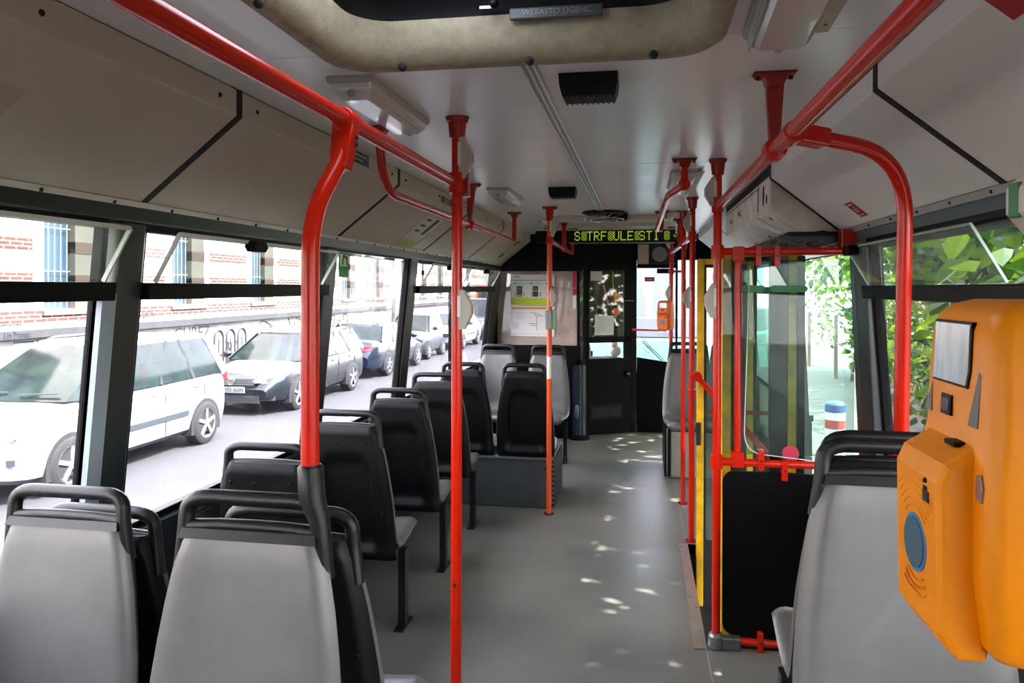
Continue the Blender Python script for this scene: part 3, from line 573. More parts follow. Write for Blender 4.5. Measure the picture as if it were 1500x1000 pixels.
# ================================================================ seats
CPTS = [(.395, .385, .175), (.418, .405, .182), (.418, .428, .188), (.395, .447, .193), (.34, .450, .198), (.22, .436, .206), (.12, .430, .212), (.055, .440, .216), (.018, .475, .219),
        (.002, .53, .219), (-.008, .60, .216), (-.018, .68, .210), (-.027, .76, .200), (-.036, .84, .188), (-.044, .92, .172), (-.049, .965, .160), (-.055, .984, .148)]
def path_normals():
    out = []
    for i in range(len(CPTS)):
        a = CPTS[max(i-1, 0)]; b = CPTS[min(i+1, len(CPTS)-1)]; t = Vector((0, b[0]-a[0], b[1]-a[1])).normalized(); out.append(Vector((0, t.z, -t.y)))
    return out
def shell_mesh():
    NN = path_normals(); U = [-1, -.985, -.95, -.88, -.78, -.64, -.45, -.22, 0, .22, .45, .64, .78, .88, .95, .985, 1]; rf, rb = [], []
    for (y, z, w), n in zip(CPTS, NN):
        n = -n if n.y*1 + n.z*.6 < 0 else n
        a, b = [], []
        for u in U:
            e = max(0, (abs(u)-.78)/.22); roll = .026*e**2.2; dish = .012*(1-u*u)
            p = Vector((u*w, y, z)) - n*(roll+dish-.008); a.append(p); b.append(p - n*.010 - Vector((0.004*u*e, 0, 0)))
        rf.append(a); rb.append(b)
    m = MB(); m.grid([r[::-1] for r in rf]); m.grid(rb); k = len(U)
    for i in range(len(rf)-1):
        for j in (0, -1): q = [rf[i][j], rf[i+1][j], rb[i+1][j], rb[i][j]]; m.add(q if j == 0 else q[::-1], [(0, 1, 2, 3)])
    for i in (0, -1):
        for j in range(k-1): m.add([rf[i][j], rf[i][j+1], rb[i][j+1], rb[i][j]], [(0, 1, 2, 3)] if i == -1 else [(3, 2, 1, 0)])
    return m
def sstep(a, b, x): t = min(1, max(0, (x-a)/(b-a))); return t*t*(3-2*t)
def halfw(z):
    for (y0, z0, w0), (y1, z1, w1) in zip(CPTS[8:], CPTS[9:]):
        if z <= z1 or z1 == CPTS[-1][1]:
            t = max(0, min(1, (z-z0)/(z1-z0))); return w0+(w1-w0)*t, y0+(y1-y0)*t
    return CPTS[-1][2], CPTS[-1][0]
def back_mesh():
    m = MB(); nu, nv = 26, 28; rows = []; front = []
    for j in range(nv+1):
        z = .375+(1.0-.375)*j/nv; w, yc = halfw(z); w = w-.005
        if z > .94: w -= .0
        r = []; f = []
        for i in range(nu+1):
            u = -1+2*i/nu; v = (z-.375)/.625
            rim = max(0, (abs(u)-.86)/.14); top = max(0, (v-.95)/.05); bot = max(0, (.04-v)/.04)
            yb = yc-.058+.030*rim**2.4+.018*top**2+.02*bot**2
            du = .62-.10*v; ins = sstep(du+.035, du-.015, abs(u)) * sstep(.06, .12, v) * sstep(.80, .73, v + .35*max(0, abs(u)-du*.55)**2*2)
            yb += .028*ins
            r.append((u*w, yb, z)); f.append((u*(w-.004), yc-.018, z))
        rows.append(r); front.append(f)
    m.grid(rows); m.grid([f[::-1] for f in front])
    for i in range(nv):
        m.add([rows[i][0], front[i][0], front[i+1][0], rows[i+1][0]][::-1], [(0, 1, 2, 3)]); m.add([rows[i][-1], front[i][-1], front[i+1][-1], rows[i+1][-1]], [(0, 1, 2, 3)])
    for i in range(nu):
        m.add([rows[-1][i], rows[-1][i+1], front[-1][i+1], front[-1][i]], [(0, 1, 2, 3)]); m.add([rows[0][i], rows[0][i+1], front[0][i+1], front[0][i]][::-1], [(0, 1, 2, 3)])
    return m
def handle_mesh(sleeve=False):
    m = MB(); w = .150; y = -.068
    m.tube(fillet([(-w-.012, y-.004, .90), (-w, y, .985), (-w+.004, y-.004, 1.053), (w-.004, y-.004, 1.053), (w, y, .985), (w+.012, y-.004, .90)], [.03, .055, .055, .03], 6), .0165, 12)
    m.tube([(-w, y, .992), (-w*.5, y, .997), (0, y, .998), (w*.5, y, .997), (w, y, .992)], .0135, 12)
    m.hexa([(-w-.002, y-.010, .968), (w+.002, y-.010, .968), (w+.002, y+.027, .974), (-w-.002, y+.027, .974)], [(-w+.004, y-.008, .995), (w-.004, y-.008, .995), (w-.004, y+.018, .993), (-w+.004, y+.018, .993)])
    if sleeve:
        m.tube([(sleeve*(w+.006), y-.004, .93), (sleeve*(w-.004), y-.002, 1.02), (sleeve*(w-.020), y-.004, 1.06), (sleeve*(w-.024), y-.004, 1.125), (sleeve*(w-.024), y-.004, 1.13)], [.019, .021, .027, .026, .022], 14)
    return m
seat0 = empty('passenger_chair')
_s = shell_mesh().build('seat_shell', M['seatg'], seat0, angle=60)
_b = back_mesh().build('back_shell', M['black'], seat0, angle=50)
_h = handle_mesh().build('handle', M['handle'], seat0, angle=60)
for x_, z_ in ((-.12, .93), (-.03, .925), (.105, .93), (-.155, .76), (.165, .74), (.17, .6)):
    w_, yc_ = halfw(z_); m = MB(); m.ball((x_, yc_-.058, z_), .0075, 8, 5, (1, .6, 1)); m.build('bolt', M['blk'], _b)
m = MB(); m.hexa([(-.17, .02, .37), (.17, .02, .37), (.17, .36, .37), (-.17, .36, .37)], [(-.19, .0, .405), (.19, .0, .405), (.19, .36, .405), (-.19, .36, .405)]); m.build('seat_pan', M['black'], seat0, smooth=False, bevel=.004)
m = MB(); m.box((.175, .14, .006), (.21, .19, .37)); m.box((.17, .09, 0), (.215, .25, .008)); m.hexa([(.187, .19, .008), (.198, .19, .008), (.198, .245, .008), (.187, .245, .008)], [(.187, .17, .09), (.198, .17, .09), (.198, .18, .09), (.187, .18, .09)])
_l = m.build('leg', mat('leg_metal', '#1c1f22', .35, .4), seat0, smooth=False)
used = [False]
def seat(x, y, dz, facing, label, group, legs=True, tilt=0, sleeve=0):
    s = seat0 if not used[0] else dup(seat0); used[0] = True
    s.location = (x, y, dz); s.rotation_euler = (0, 0, (0 if facing == 'f' else PI)+tilt)
    for c in children(s):
        if c.name.startswith('leg'):
            if not legs: bpy.data.objects.remove(c); continue
            c.scale = (1, 1, (.37+dz)/.37 if dz > -.3 else .05); c.location = (0, 0, -dz)
            if facing == 'r': c.scale.x = 1 if x > 0 else -1
            if facing == 'f' and x > 0: c.scale.x = -1
        if sleeve and c.name.startswith('handle'):
            c.data = handle_mesh(sleeve).build('tmp', M['handle']).data; bpy.data.objects.remove(bpy.data.objects['tmp'])
    return tag(s, label, 'seat', group)
# legs stay unsplit so that copies keep their floor contact; first seat must be one with a leg
G1 = 'single forward facing seats along the left wall'; G2 = 'grey seats facing the camera'; G3 = 'black backed seats behind the near grey ones'
seat(-1.305, 2.44+.065, -.0, 'f', 'black backed seat alone below the wide left window, nearest of the single file', G1)
seat(-1.305, 3.16+.065, 0, 'f', 'black backed seat directly right of the bent red pole, second of the left single file', G1)
seat(-1.305, 3.90+.065, 0, 'f', 'black backed seat third in the left single file, left of the tall foreground pole', G1)
seat(-1.305, 4.66+.065, 0, 'f', 'black backed seat fourth in the left single file, partly hidden by the tall foreground pole', G1)
seat(-1.29, 5.34+.065, 0, 'f', 'black backed window seat of the pair on the black wheel box', 'pair of seats on the wheel box', legs=False)
seat(-.83, 5.34+.065, 0, 'f', 'black backed aisle seat on the wheel box beside the orange and white pole', 'pair of seats on the wheel box', legs=False)
seat(-1.362, 7.02, 0, 'r', 'far grey seat facing back by the window under the poster', G2)
seat(-.87, 7.02, 0, 'r', 'far grey seat facing back on the aisle side under the poster', G2)
seat(-1.362, 1.57-.065, .07, 'r', 'near grey seat facing the camera at the lower left corner by the window', G2)
seat(-.785, 1.40-.065, .13, 'r', 'near grey seat with a pole sleeve on its handle, large at the bottom left', G2, sleeve=-1)
seat(-1.365, 1.70+.065, -.01, 'f', 'black backed seat behind the near window side grey seat', G3)
seat(-.785, 1.58+.065, .055, 'f', 'black backed seat behind the near grey seat with the pole sleeve', G3)
seat(.535, 1.66-.065, .235, 'r', 'near grey seat on the right partly hidden by the yellow validator', G2)
seat(.585, 1.86+.05, .22, 'f', 'black backed right seat behind the near right grey seat, only its edge and cushion showing', G3)
seat(.415, 6.45, .09, 'r', 'far right grey seat on the aisle side in front of the yellow front door edge', G2, legs=False)
seat(.772, 6.45, .09, 'r', 'far right grey seat by the window seen behind the door glass', G2, legs=False)
# bent pole rising from the sleeve of the near grey seat
bp = tag(empty('bent_pole'), 'thick red pole rising from the near grey seat handle, bending to the left rail', 'pole')
MB().tube(fillet([(-.659, 1.405, 1.18), (-.659, 1.405, 1.765), (-.626, 1.48, 1.89), (-.62, 1.50, 1.95)], [.09, .03], 8), R, 18).build('tube', M['red'], bp)
# wheel boxes
wbx = tag(empty('wheel_box'), 'low dark grey wheel arch box under the pair of black backed seats on the left', 'wheel box')
m = MB(); m.box((-1.575, 5.36, .0), (-.63, 5.98, .365)); m.build('housing', mat('box_grey', '#3f4346', .45, var=.15), wbx, smooth=False, bevel=.012)
MB().box((-1.575, 5.345, .355), (-.62, 5.99, .372)).build('top_plate', mat('box_top', '#4a4c4c', .4), wbx, smooth=False, bevel=.006)
m = MB(); m.box((-.632, 5.36, .02), (-.612, 5.95, .35)); e_ = m.build('ribbed_trim', M['rubber'], wbx, smooth=False, bevel=.003)
for k in range(9): MB().ball((-.622, 5.358, .05+.035*k), .008, 6, 4).build('rivet', M['steel'], e_)
MB().ball((-.675, 5.358, .30), .012, 8, 5).build('bolt', M['rubber'], wbx)
for x_ in (-1.29, -.83): MB().box((x_-.12, 5.5, .372), (x_+.12, 5.72, .374)).build('mounting_plate', M['steel'], wbx, smooth=False)
w2 = tag(empty('wheel_box'), 'light grey rounded wheel box with a black rubber edge under the far right seats', 'wheel box')
MB().box((.26, 6.42, 0), (.985, 6.95, .44)).build('housing', mat('box_light', '#a39d90', .45, var=.1), w2, smooth=False, bevel=.02, segs=4)
m = MB(); rows = []
for dy in (6.40, 6.97):
    rows.append([(.30, dy, .475), (.262, dy, .468), (.232, dy, .44), (.218, dy, .40), (.214, dy, .2), (.214, dy, .02), (.262, dy, .02), (.262, dy, .40), (.30, dy, .44)])
m.grid(rows, True); m.add(rows[0], [tuple(range(9))]); m.build('rubber_edge', M['blk'], w2, smooth=False, bevel=.006)
for x_ in (.235,): m = MB(); m.tube([(x_, 6.395, .03), (x_, 6.395, .42), (.262, 6.395, .455)], .006, 8); m.build('edge_bead', M['steel'], w2)
# ================================================================ ticket validators
def validator(name, loc, rz, label, colr, sc=1, backc='black'):
    # local frame: front face looks to -Y, width along X, z from 0 (bottom) to .262
    e = tag(empty(name, loc, rz), label, 'ticket validator', 'ticket validators on the right poles')
    e.scale = (sc,)*3; Hh = .262; w = .066
    def ring(z, hw, yf, yb, r=.012):
        out = []
        for cx, cy, a0 in ((hw-r, yf+r, -90), (hw-.004, yb-.004, 0), (-hw+.004, yb-.004, 90), (-hw+r, yf+r, 180)):
            rr_ = r if cy == yf+r else .004
            for k in range(5): a = math.radians(a0+90*k/4); out.append((cx+rr_*math.cos(a), cy+rr_*math.sin(a), z))
        return out
    # outline: lower body bulges, waist at .155, head leans back and narrows towards the top
    L = [(0, .050, .022, .10), (.004, .056, .012, .105), (.012, .061, .006, .105), (.06, .066, .0, .105), (.13, .066, .0, .105), (.150, .066, .001, .105), (.158, .066, .003, .105),
         (.20, .063, .004, .104), (.238, .061, .006, .103), (.250, .058, .010, .102), (.258, .052, .018, .10), (.262, .042, .030, .09)]
    rings = [ring(*q) for q in L]; m = MB(); m.grid(rings, True); n = len(rings[0]); m.add(rings[0], [tuple(range(n))[::-1]]); m.add(rings[-1], [tuple(range(n))])
    m.build('housing', colr, e, angle=50)
    # reader box with slot
    bz0, bz1 = -.004, .140
    b = MB(); b.prism([(-.022, bz0+.018), (-.024, bz1-.014), (-.018, bz1), (.012, bz1+.020), (.012, bz0), (-.010, bz0)], 'X', -.052, .040); bo = b.build('reader_box', colr, e, smooth=False, bevel=.006, segs=3)
    # prism axis X takes (y, z)
    rm = mat('reader_blue_rim', '#2f76b8', .3); od = MB(); zc = .069
    for rr_, yy, mt, nm in ((.0228, -.0238, rm, 'reader_rim'), (.0198, -.0250, mat('reader_disc', '#47606f', .25), 'reader_disc')):
        q = MB(); pts = [(-.006+rr_*math.cos(2*PI*k/32), yy, zc+rr_*1.0*math.sin(2*PI*k/32)) for k in range(32)]; q.add(pts+[(p[0], -.02, p[2]) for p in pts], [tuple(range(32))[::-1]]+[(k, 32+k, 32+(k+1) % 32, (k+1) % 32)[::-1] for k in range(32)]); q.build(nm, mt, bo)
    for rr_ in (.029, .035, .041, .047, .053):
        for a0, a1 in ((45, 135), (235, 305)): 
            pts = [(-.006+rr_*math.cos(math.radians(a0+(a1-a0)*k/14)), -.0236, zc+rr_*math.sin(math.radians(a0+(a1-a0)*k/14))) for k in range(15)]; pts = [p for p in pts if abs(p[0]) < .046 and bz0+.034 < p[2] < bz1-.012]
            if len(pts) > 2: MB().tube(pts, .0007, 6).build('contactless_wave', colr, bo)
    q = MB(); q.bar((.004, -.0015, bz1+.0125), (.022, -.0015, bz1+.0125), .010, .004); q.build('ticket_slot', M['blk'], bo, smooth=False, bevel=.001)
    q = MB(); q.ball((.018, -.0244, .124), .0022, 8, 5); q.bar((.013, -.0244, .112), (.024, -.0244, .112), .001, .008); q.bar((.014, -.0244, .118), (.020, -.0244, .118), .001, .003); q.build('pictogram', M['rubber'], bo, smooth=False)
    # screen, arrow keys and sensor on the leaning head
    def head(u, z): return (u-.004, .0010+(z-.16)*.045, z+.002)
    def plate(pts, mt, nm, t=.0022, dy=0):
        q = MB(); f = [Vector(head(*p))+Vector((0, dy, 0)) for p in pts]; g = [p+Vector((0, t+.004, 0)) for p in f]; n_ = len(f)
        q.add(f+g, [tuple(range(n_)), tuple(range(n_, 2*n_))[::-1]]+[(i, n_+i, n_+(i+1) % n_, (i+1) % n_) for i in range(n_)]); return q.build(nm, mt, e, smooth=False)
    plate([(-.039, .193), (.026, .193), (.030, .206), (.029, .243), (-.039, .243)], M['blk'], 'screen_frame')
    plate([(-.037, .195), (.024, .195), (.0275, .206), (.0265, .241), (-.037, .241)], mat('screen_glare', '#b4babd', .12, .1, var=.35, scale=40, stretch=(1.6, 1, .4)), 'screen', dy=-.0006)  # pale base colour imitates a bright reflection on the screen
    km = mat('key_grey', '#5e5a56', .5); plate([(-.055, .166), (-.041, .166), (-.0425, .188), (-.0425, .190)], km, 'arrow_key', dy=.001)
    plate([(.028, .166), (.044, .166), (.046, .205), (.042, .207)], km, 'arrow_key', dy=.001)
    plate([(-.020, .168), (-.001, .168), (-.001, .184), (-.020, .184)], M['blk'], 'sensor_frame'); plate([(-.017, .171), (-.004, .171), (-.004, .181), (-.017, .181)], mat('sensor', '#4d4a46', .2), 'sensor', dy=-.0006)
    q = MB(); q.prism([(.046, .120), (.055, .117), (.057, .128), (.054, .138), (.047, .136)], 'Y', -.0015, .005); q.build('lock_window', mat('lock_brown', '#80605a', .3), e, smooth=False, bevel=.001)
    q = MB(); q.box((-.056, .103, .012), (.056, .135, .25)); q.build('back_mount', M['black'], e, smooth=False, bevel=.012, segs=3)
    return e
validator('ticket_validator', (.240, .626, 1.350), -PI/2+.0, 'large yellow orange ticket validator with a screen and blue round reader at the right edge', M['orange'])
validator('ticket_validator', (.225, 7.06, 1.225), math.radians(-18), 'small far orange ticket validator on the pole beside the front partition', M['far_orange'], 1.06)
# ================================================================ door mechanism cover at the right cove
bx = tag(empty('mechanism_cover'), 'off-white scuffed plastic mechanism cover hanging open below the right cove above the middle door', 'cover')
wp = mat('cover_white', '#f4f0e8', .5, var=.2, scale=7, col2='#d6ccbd')
pr = [(.602, 2.147), (.602, 1.985), (.745, 1.882), (.925, 1.884), (.925, 1.905), (.615, 2.165)]
m = MB(); m.prism(pr, 'Y', 3.62, 5.42); m.build('housing', wp, bx, smooth=False, bevel=.006)
m = MB(); A = Vector((.600, 0, 1.985)); B = Vector((.745, 0, 1.882)); n = Vector((-.58, 0, -.81))
def pp(t, y, o): p = A.lerp(B, t)+n*o; return (p.x, y, p.z)
m.hexa([pp(-.05, 3.98, .002), pp(.80, 3.90, .002), pp(.80, 5.05, .002), pp(-.05, 5.05, .002)], [pp(-.02, 4.0, .032), pp(.74, 3.94, .016), pp(.74, 5.0, .016), pp(-.02, 5.0, .032)]); fl = m.build('hatch_flap', wp, bx, smooth=False, bevel=.004)
for y_, z_, a_, b_ in ((3.80, 2.075, .018, .052), (3.71, 2.05, .010, .022), (5.1, 2.06, .02, .012)):
    m = MB(); m.prism([(y_-a_, z_), (y_-a_*.6, z_+b_*.8), (y_, z_+b_), (y_+a_*.9, z_+b_*.3), (y_+a_*.5, z_-b_*.7), (y_-a_*.2, z_-b_)], 'X', .5985, .603); m.build('opening', M['rubber'], bx, smooth=False)
m = MB(); m.prism([(4.62, 2.055), (4.74, 2.06), (4.74, 2.10), (4.62, 2.095)], 'X', .597, .603); l_ = m.build('lock_plate', mat('lock_cream', '#c0b184', .5), bx, smooth=False, bevel=.003)
MB().ball((.597, 4.66, 2.07), .007, 8, 5).build('keyhole', M['rubber'], l_); MB().ball((.597, 4.70, 2.082), .005, 8, 5).build('keyhole', M['rubber'], l_)
m = MB(); m.box((.596, 3.95, 2.01), (.599, 3.956, 2.14)); m.box((.596, 3.956, 2.128), (.599, 5.3, 2.132)); m.build('panel_gap', mat('gap_brown', '#6d6054', .6), bx, smooth=False)
for t_, y_ in ((.12, 3.66), (.65, 4.15), (.7, 4.7)):
    m = MB(); m.bar(pp(t_, y_, .019), pp(t_+.10, y_+.01, .019), .012, .003, n); m.build('screw_slot', M['rubber'], fl, smooth=False)
# torn opening under the cover with door machinery
mc = tag(empty('door_machinery'), 'dark exposed door machinery with crumpled foil between the white cover and the red screen rail', 'machinery')
MB().box((.66, 3.48, 1.80), (.93, 3.60, 1.875)).build('dark_frame', M['rubber'], mc, smooth=False)
m = MB()
for k in range(26):
    a = random.uniform(.62, .88); z_ = random.uniform(1.802, 1.825); m.bar((a-.02, 3.455+random.random()*.02, z_), (a+.025, 3.45+random.random()*.03, z_+random.uniform(-.01, .014)), .012, .004, (random.random(), random.random(), 1))
m.build('crumpled_foil', M['steel'], mc, smooth=False)
MB().tube([(.60, 3.60, 1.83), (.70, 3.47, 1.86), (.80, 3.46, 1.875), (.9, 3.5, 1.86)], .004, 6).build('cable', M['rubber'], mc)
tag(MB().box((.862, 3.395, 1.80), (.965, 3.455, 1.878)).build('corner_bracket', M['redd'], smooth=False, bevel=.005), 'boxy red corner bracket joining the screen rail to the right window post', 'bracket')
# ================================================================ draught screen by the middle door
sc_ = tag(empty('draught_screen'), 'red framed glass draught screen with a black lower panel right of the middle door pole', 'screen')
ys = 3.43
m = MB(); m.cyl((.36, ys, 1.785), (.93, ys, 1.785), .0175, 14); m.build('top_rail', M['red'], sc_)
m = MB(); m.cyl((.36, ys, .84), (.985, ys, .84), .0175, 14); m.build('middle_rail', M['red'], sc_)
m = MB(); m.cyl((.42, ys, .035), (.985, ys, .035), .0175, 14); m.build('bottom_rail', M['red'], sc_)
m = MB(); m.cyl((.435, ys, .84), (.435, ys, 1.785), .0155, 14); m.build('inner_post', M['red'], sc_)
for z_ in (1.785, .84): MB().box((.41, ys-.022, z_-.045 if z_ > 1 else z_-.022), (.462, ys+.022, z_+.022 if z_ > 1 else z_+.05)).build('corner_clamp', M['red'], sc_, smooth=False, bevel=.006)
for x_, z_ in ((.52, 1.765), (.60, 1.765), (.535, .855), (.635, .815), (.535, .045)):
    c_ = MB().box((x_-.013, ys-.024, z_-.045), (x_+.013, ys+.024, z_+.045)).build('panel_clip', M['red'], sc_, smooth=False, bevel=.004); MB().cyl((x_, ys-.028, z_), (x_, ys-.024, z_), .005, 8).build('clip_screw', M['rubber'], c_)
MB().cyl((.94, ys, .84), (.985, ys, .84), .024, 14).build('end_collar', M['red'], sc_)
MB().box((.37, ys+.015, .875), (.93, ys+.021, 1.75)).build('glass_pane', M['leafglass'], sc_, smooth=False)
m = MB(); q = rrect(.372, .93, .062, .80, .05); m.prism(q, 'Y', ys+.0, ys+.014); m.build('lower_panel', M['blk'], sc_, smooth=False, bevel=.003)
gs = mat('pill_green', '#147a3a', .4)
for x0, x1 in ((.445, .553), (.575, .735)):
    q = rrect(x0, x1, 1.604, 1.634, .0149); t_ = MB().prism(q, 'Y', ys+.0125, ys+.0148).build('green_sticker', gs, smooth=False); tag(t_, 'left shorter dark green pill sticker on the draught screen glass' if x0 < .5 else 'right longer dark green pill sticker on the draught screen glass', 'sticker')
t_ = MB().cyl((.665, ys+.0125, .885), (.665, ys+.0148, .885), .036, 28).build('round_sticker', mat('sticker_crimson', '#b01a3a', .5), smooth=False); tag(t_, 'round crimson sticker at the bottom of the draught screen glass', 'sticker')
cb = MB().tube(fillet([(.485, ys+.004, 1.72), (.462, ys-.012, .94), (.50, ys-.012, .885), (.78, ys-.02, .862)], [.05, .05], 6), .0022, 8).build('cable', mat('cable_white', '#c9cbc2', .5)); tag(cb, 'thin white cable hanging down the draught screen and turning along its lower rail', 'cable')
# ================================================================ middle door leaves (folded inwards)
def leaf(y, x0, x1, label, zb=-.33, zt=1.80, group='folded middle door leaves'):
    e = tag(empty('folding_door'), label, 'door', group); yl = M['yellow']; t = .018
    mid = x0+(x1-x0)*.80
    m = MB(); m.box((x0, y-t, zb), (x0+.042, y+t, zt)); m.box((x0+.042, y-t, zt-.035), (x1-.01, y+t, zt)); m.build('yellow_frame', yl, e, smooth=False, bevel=.005)
    m = MB(); m.box((x0+.042, y-t*.8, zb), (x0+.056, y+t*.8, zt-.035)); m.box((x0+.056, y-t*.8, zt-.055), (x0+.22, y+t*.8, zt-.035)); m.box((x0+.056, y-t*.8, zb), (x0+.22, y+t*.8, zb+.4)); m.build('rubber_seal', M['rubber'], e, smooth=False)
    MB().box((x0+.056, y-.003, zb+.4), (x0+.22, y+.003, zt-.055)).build('glass_pane', M['leafglass'], e, smooth=False)
    MB().box((x0+.212, y-t, zb), (x0+.292, y+t, zt-.03)).build('hinge_post', M['post'], e, smooth=False, bevel=.004)
    MB().box((x0+.292, y-t, zb), (x0+.332, y+t, zt-.03)).build('yellow_edge', yl, e, smooth=False, bevel=.005)
    MB().box((x0+.332, y-t, zb), (x1, y+t, zt-.03)).build('outer_seal', M['rubber'], e, smooth=False, bevel=.003)
    return e
d1 = leaf(3.56, .378, .745, 'near yellow edged folded leaf of the middle door behind the draught screen')
d2 = leaf(4.66, .348, .70, 'far yellow edged folded leaf of the middle door beside the far door pole')
MB().box((.344, 4.63, .66), (.372, 4.641, .80)).build('latch_block', M['rubber'], d2, smooth=False, bevel=.003)
m = MB(); m.bar((.345, 4.60, 1.085), (.86, 4.60, .52), .035, .02, (0, 1, 0)); m.build('grab_bar', M['red'], d2, smooth=False, bevel=.005); MB().cyl((.345, 4.585, 1.085), (.345, 4.62, 1.085), .03, 14).build('grab_bar_end', M['red'], d2)
MB().cyl((.42, 4.60, .875), (.90, 4.60, .875), .012, 10).build('cross_bar', M['redd'], d2)
# outer dark posts beside the opening
# ================================================================ front partition, cab, display
# left partition with board behind glass, chamfered corner, black header
def xz_plate(m, y, x0, x1, z0, z1, t=.03): m.box((x0, y, z0), (x1, y+t, z1))
m = MB(); ya = 7.90
xz_plate(m, ya, -1.60, -.62, 0, 1.00); xz_plate(m, ya, -1.60, -.60, 1.80, 2.2); xz_plate(m, ya, -1.60, -1.53, 1.0, 1.8); xz_plate(m, ya, -.66, -.63, 1.0, 1.8)
m.box((-.66, 7.90, .80), (-.60, 8.12, .84)); m.hexa([(-.60, 7.91, 1.83), (-.56, 8.12, 1.83), (-.60, 8.14, 1.83), (-.64, 7.93, 1.83)], [(-.60, 7.91, 2.2), (-.56, 8.12, 2.2), (-.60, 8.14, 2.2), (-.64, 7.93, 2.2)])
# door frame and right partition
def slab(m, a, b, z0, z1, t=.03):
    a = Vector((a[0], a[1], 0)); b = Vector((b[0], b[1], 0)); n = Vector((-(b-a).y, (b-a).x, 0)).normalized()*t
    q = [a, b, b+n, a+n]; m.hexa([(p.x, p.y, z0) for p in q], [(p.x, p.y, z1) for p in q])
DA, DB = (-.575, 8.11), (-.09, 8.38)
slab(m, (-.60, 8.09), (-.575, 8.11), 0, 2.2, .04); slab(m, DA, DB, 1.90, 2.2); slab(m, (-.09, 8.38), (-.03, 8.41), 0, 2.2, .04)
RA, RB = (-.03, 8.41), (.41, 8.42)
slab(m, RA, RB, 0, .78); slab(m, RA, RB, 1.845, 1.885); slab(m, RA, RB, 2.12, 2.2); slab(m, (.395, 8.42), (.42, 8.42), 0, 2.2)
m.add([(-.03, 8.409, .78), (.41, 8.419, .78), (-.03, 8.409, .845), (-.03, 8.44, .845), (-.03, 8.44, .78), (.41, 8.45, .78)], [(0, 1, 2), (4, 3, 5), (2, 1, 5, 3), (0, 2, 3, 4)])
struct(m.build('wall_front', M['blk'], smooth=False, bevel=.003, segs=1))
struct(MB().box((-1.53, 7.925, 1.0), (-.66, 7.93, 1.80)).build('trim_16', M['brown'], smooth=False))
struct(MB().box((-1.53, 7.905, 1.0), (-.66, 7.909, 1.80)).build('window_11', M['glass'], smooth=False))
cp_ = tag(empty('corner_post'), 'glossy dark blue rounded corner post right of the far grey aisle seat', 'post')
MB().tube([(-.635, 7.93, 0.03), (-.635, 7.93, .79), (-.635, 7.93, .80)], [.078, .078, .06], 20).build('post', mat('post_blueblack', '#232c36', .2, coat=.6), cp_); MB().tube([(-.635, 7.93, 0), (-.635, 7.93, .02), (-.635, 7.93, .05)], [.115, .112, .08], 20).build('foot', M['blk'], cp_)
MB().ball((-.655, 7.85, .30), .03, 12, 8, (.8, .4, 2.6)).build('round_knob', mat('knob_silver', '#6f7a86', .2, .5), cp_)
ch = MB(); slab(ch, (-.655, 7.91), (-.60, 8.08), .84, 1.82, .004); struct(ch.build('window_12', M['dark'], smooth=False))
for z0, z1, mt, nm, lb in ((1.62, 1.80, mat('sticker_red', '#b3142a', .4), 'red_sticker', 'tall red sticker strip at the edge of the brown board, top'), (1.40, 1.54, mat('sticker_white', '#e6ece6', .5), 'white_sticker', 'white sticker below the red one at the right edge of the brown board'), (1.545, 1.612, mat('sticker_red', '#b3142a', .4), 'red_sticker', 'small red sticker just under the tall red strip at the board edge')):
    tag(MB().box((-.705, 7.899, z0), (-.668, 7.904, z1)).build(nm, mt, smooth=False), lb, 'sticker')
# posters
def xz(m, x0, x1, z0, z1, y): return m.box((x0, y-.0012, z0), (x1, y, z1))
po = tag(xz(MB(), -1.382, -.905, 1.437, 1.765, 7.903).build('validator_poster', mat('poster_paper', '#dedee0', .6), smooth=False), 'upper white poster with three phone-like devices and a lime green band', 'poster')
Y = 7.9012
def sub(nm, x0, x1, z0, z1, c, par, d=0): return xz(MB(), x0, x1, z0, z1, Y-d).build(nm, mat('print_'+c, '#'+c, .6), par, smooth=False)
sub('lime_band', -1.382, -.905, 1.437, 1.512, 'b9cf1e', po); sub('band_line', -1.37, -.93, 1.452, 1.455, '8d9f1c', po, .0012)
text('STBSA', .026, mat('print_maroon', '#5b2b3a', .6), 'poster_title', po, frame_mat((-1.315, Y-.001, 1.738), (1, 0, 0), (0, 0, 1))); sub('headline', -1.35, -.93, 1.700, 1.706, '77777c', po)
for k, x0 in enumerate((-1.316, -1.142, -.973)):
    q = xz(MB(), x0, x0+.062, 1.524, 1.640, Y).build('device_picture', mat('print_device', '#2c2a24', .5), po, smooth=False)
    sub('device_bar', x0+.004, x0+.058, (1.532, 1.583, 1.55)[k], (1.545, 1.592, 1.578)[k], 'c9bf3a', q, .0012)
    xz(MB(), x0+.008, x0+.054, 1.60, 1.625, Y-.0012).build('device_screen', mat('print_scr', '#5c5648', .5), q, smooth=False)
    MB().ball((x0-.016, Y, 1.667), .009, 10, 6, (1, .1, 1)).build('number_dot', mat('print_dot', '#33333a', .5), po); sub('caption', x0, x0+.085, 1.663, 1.668, '9a9aa0', po)
    for x1, c in ((x0-.018, 'c77b4a'), (x0+.080, ('c9893a', '44508a', '9a3b3b')[k])): sub('person_figure', x1, x1+.010, 1.528, 1.575, c, po)
po2 = tag(xz(MB(), -1.382, -.905, 1.095, 1.425, 7.903).build('route_map', mat('poster_paper', '#dedee0', .6), smooth=False), 'lower white route map poster with red and purple lines and an orange header', 'poster')
sub('orange_header', -1.366, -.93, 1.388, 1.412, 'd9982c', po2); sub('footer_line', -1.37, -.93, 1.120, 1.124, 'c9a873', po2)
for k in range(7): sub('legend_line', -1.32, -1.22-.02*(k % 2), 1.352-.011*k, 1.356-.011*k, 'b9b9bd', po2)
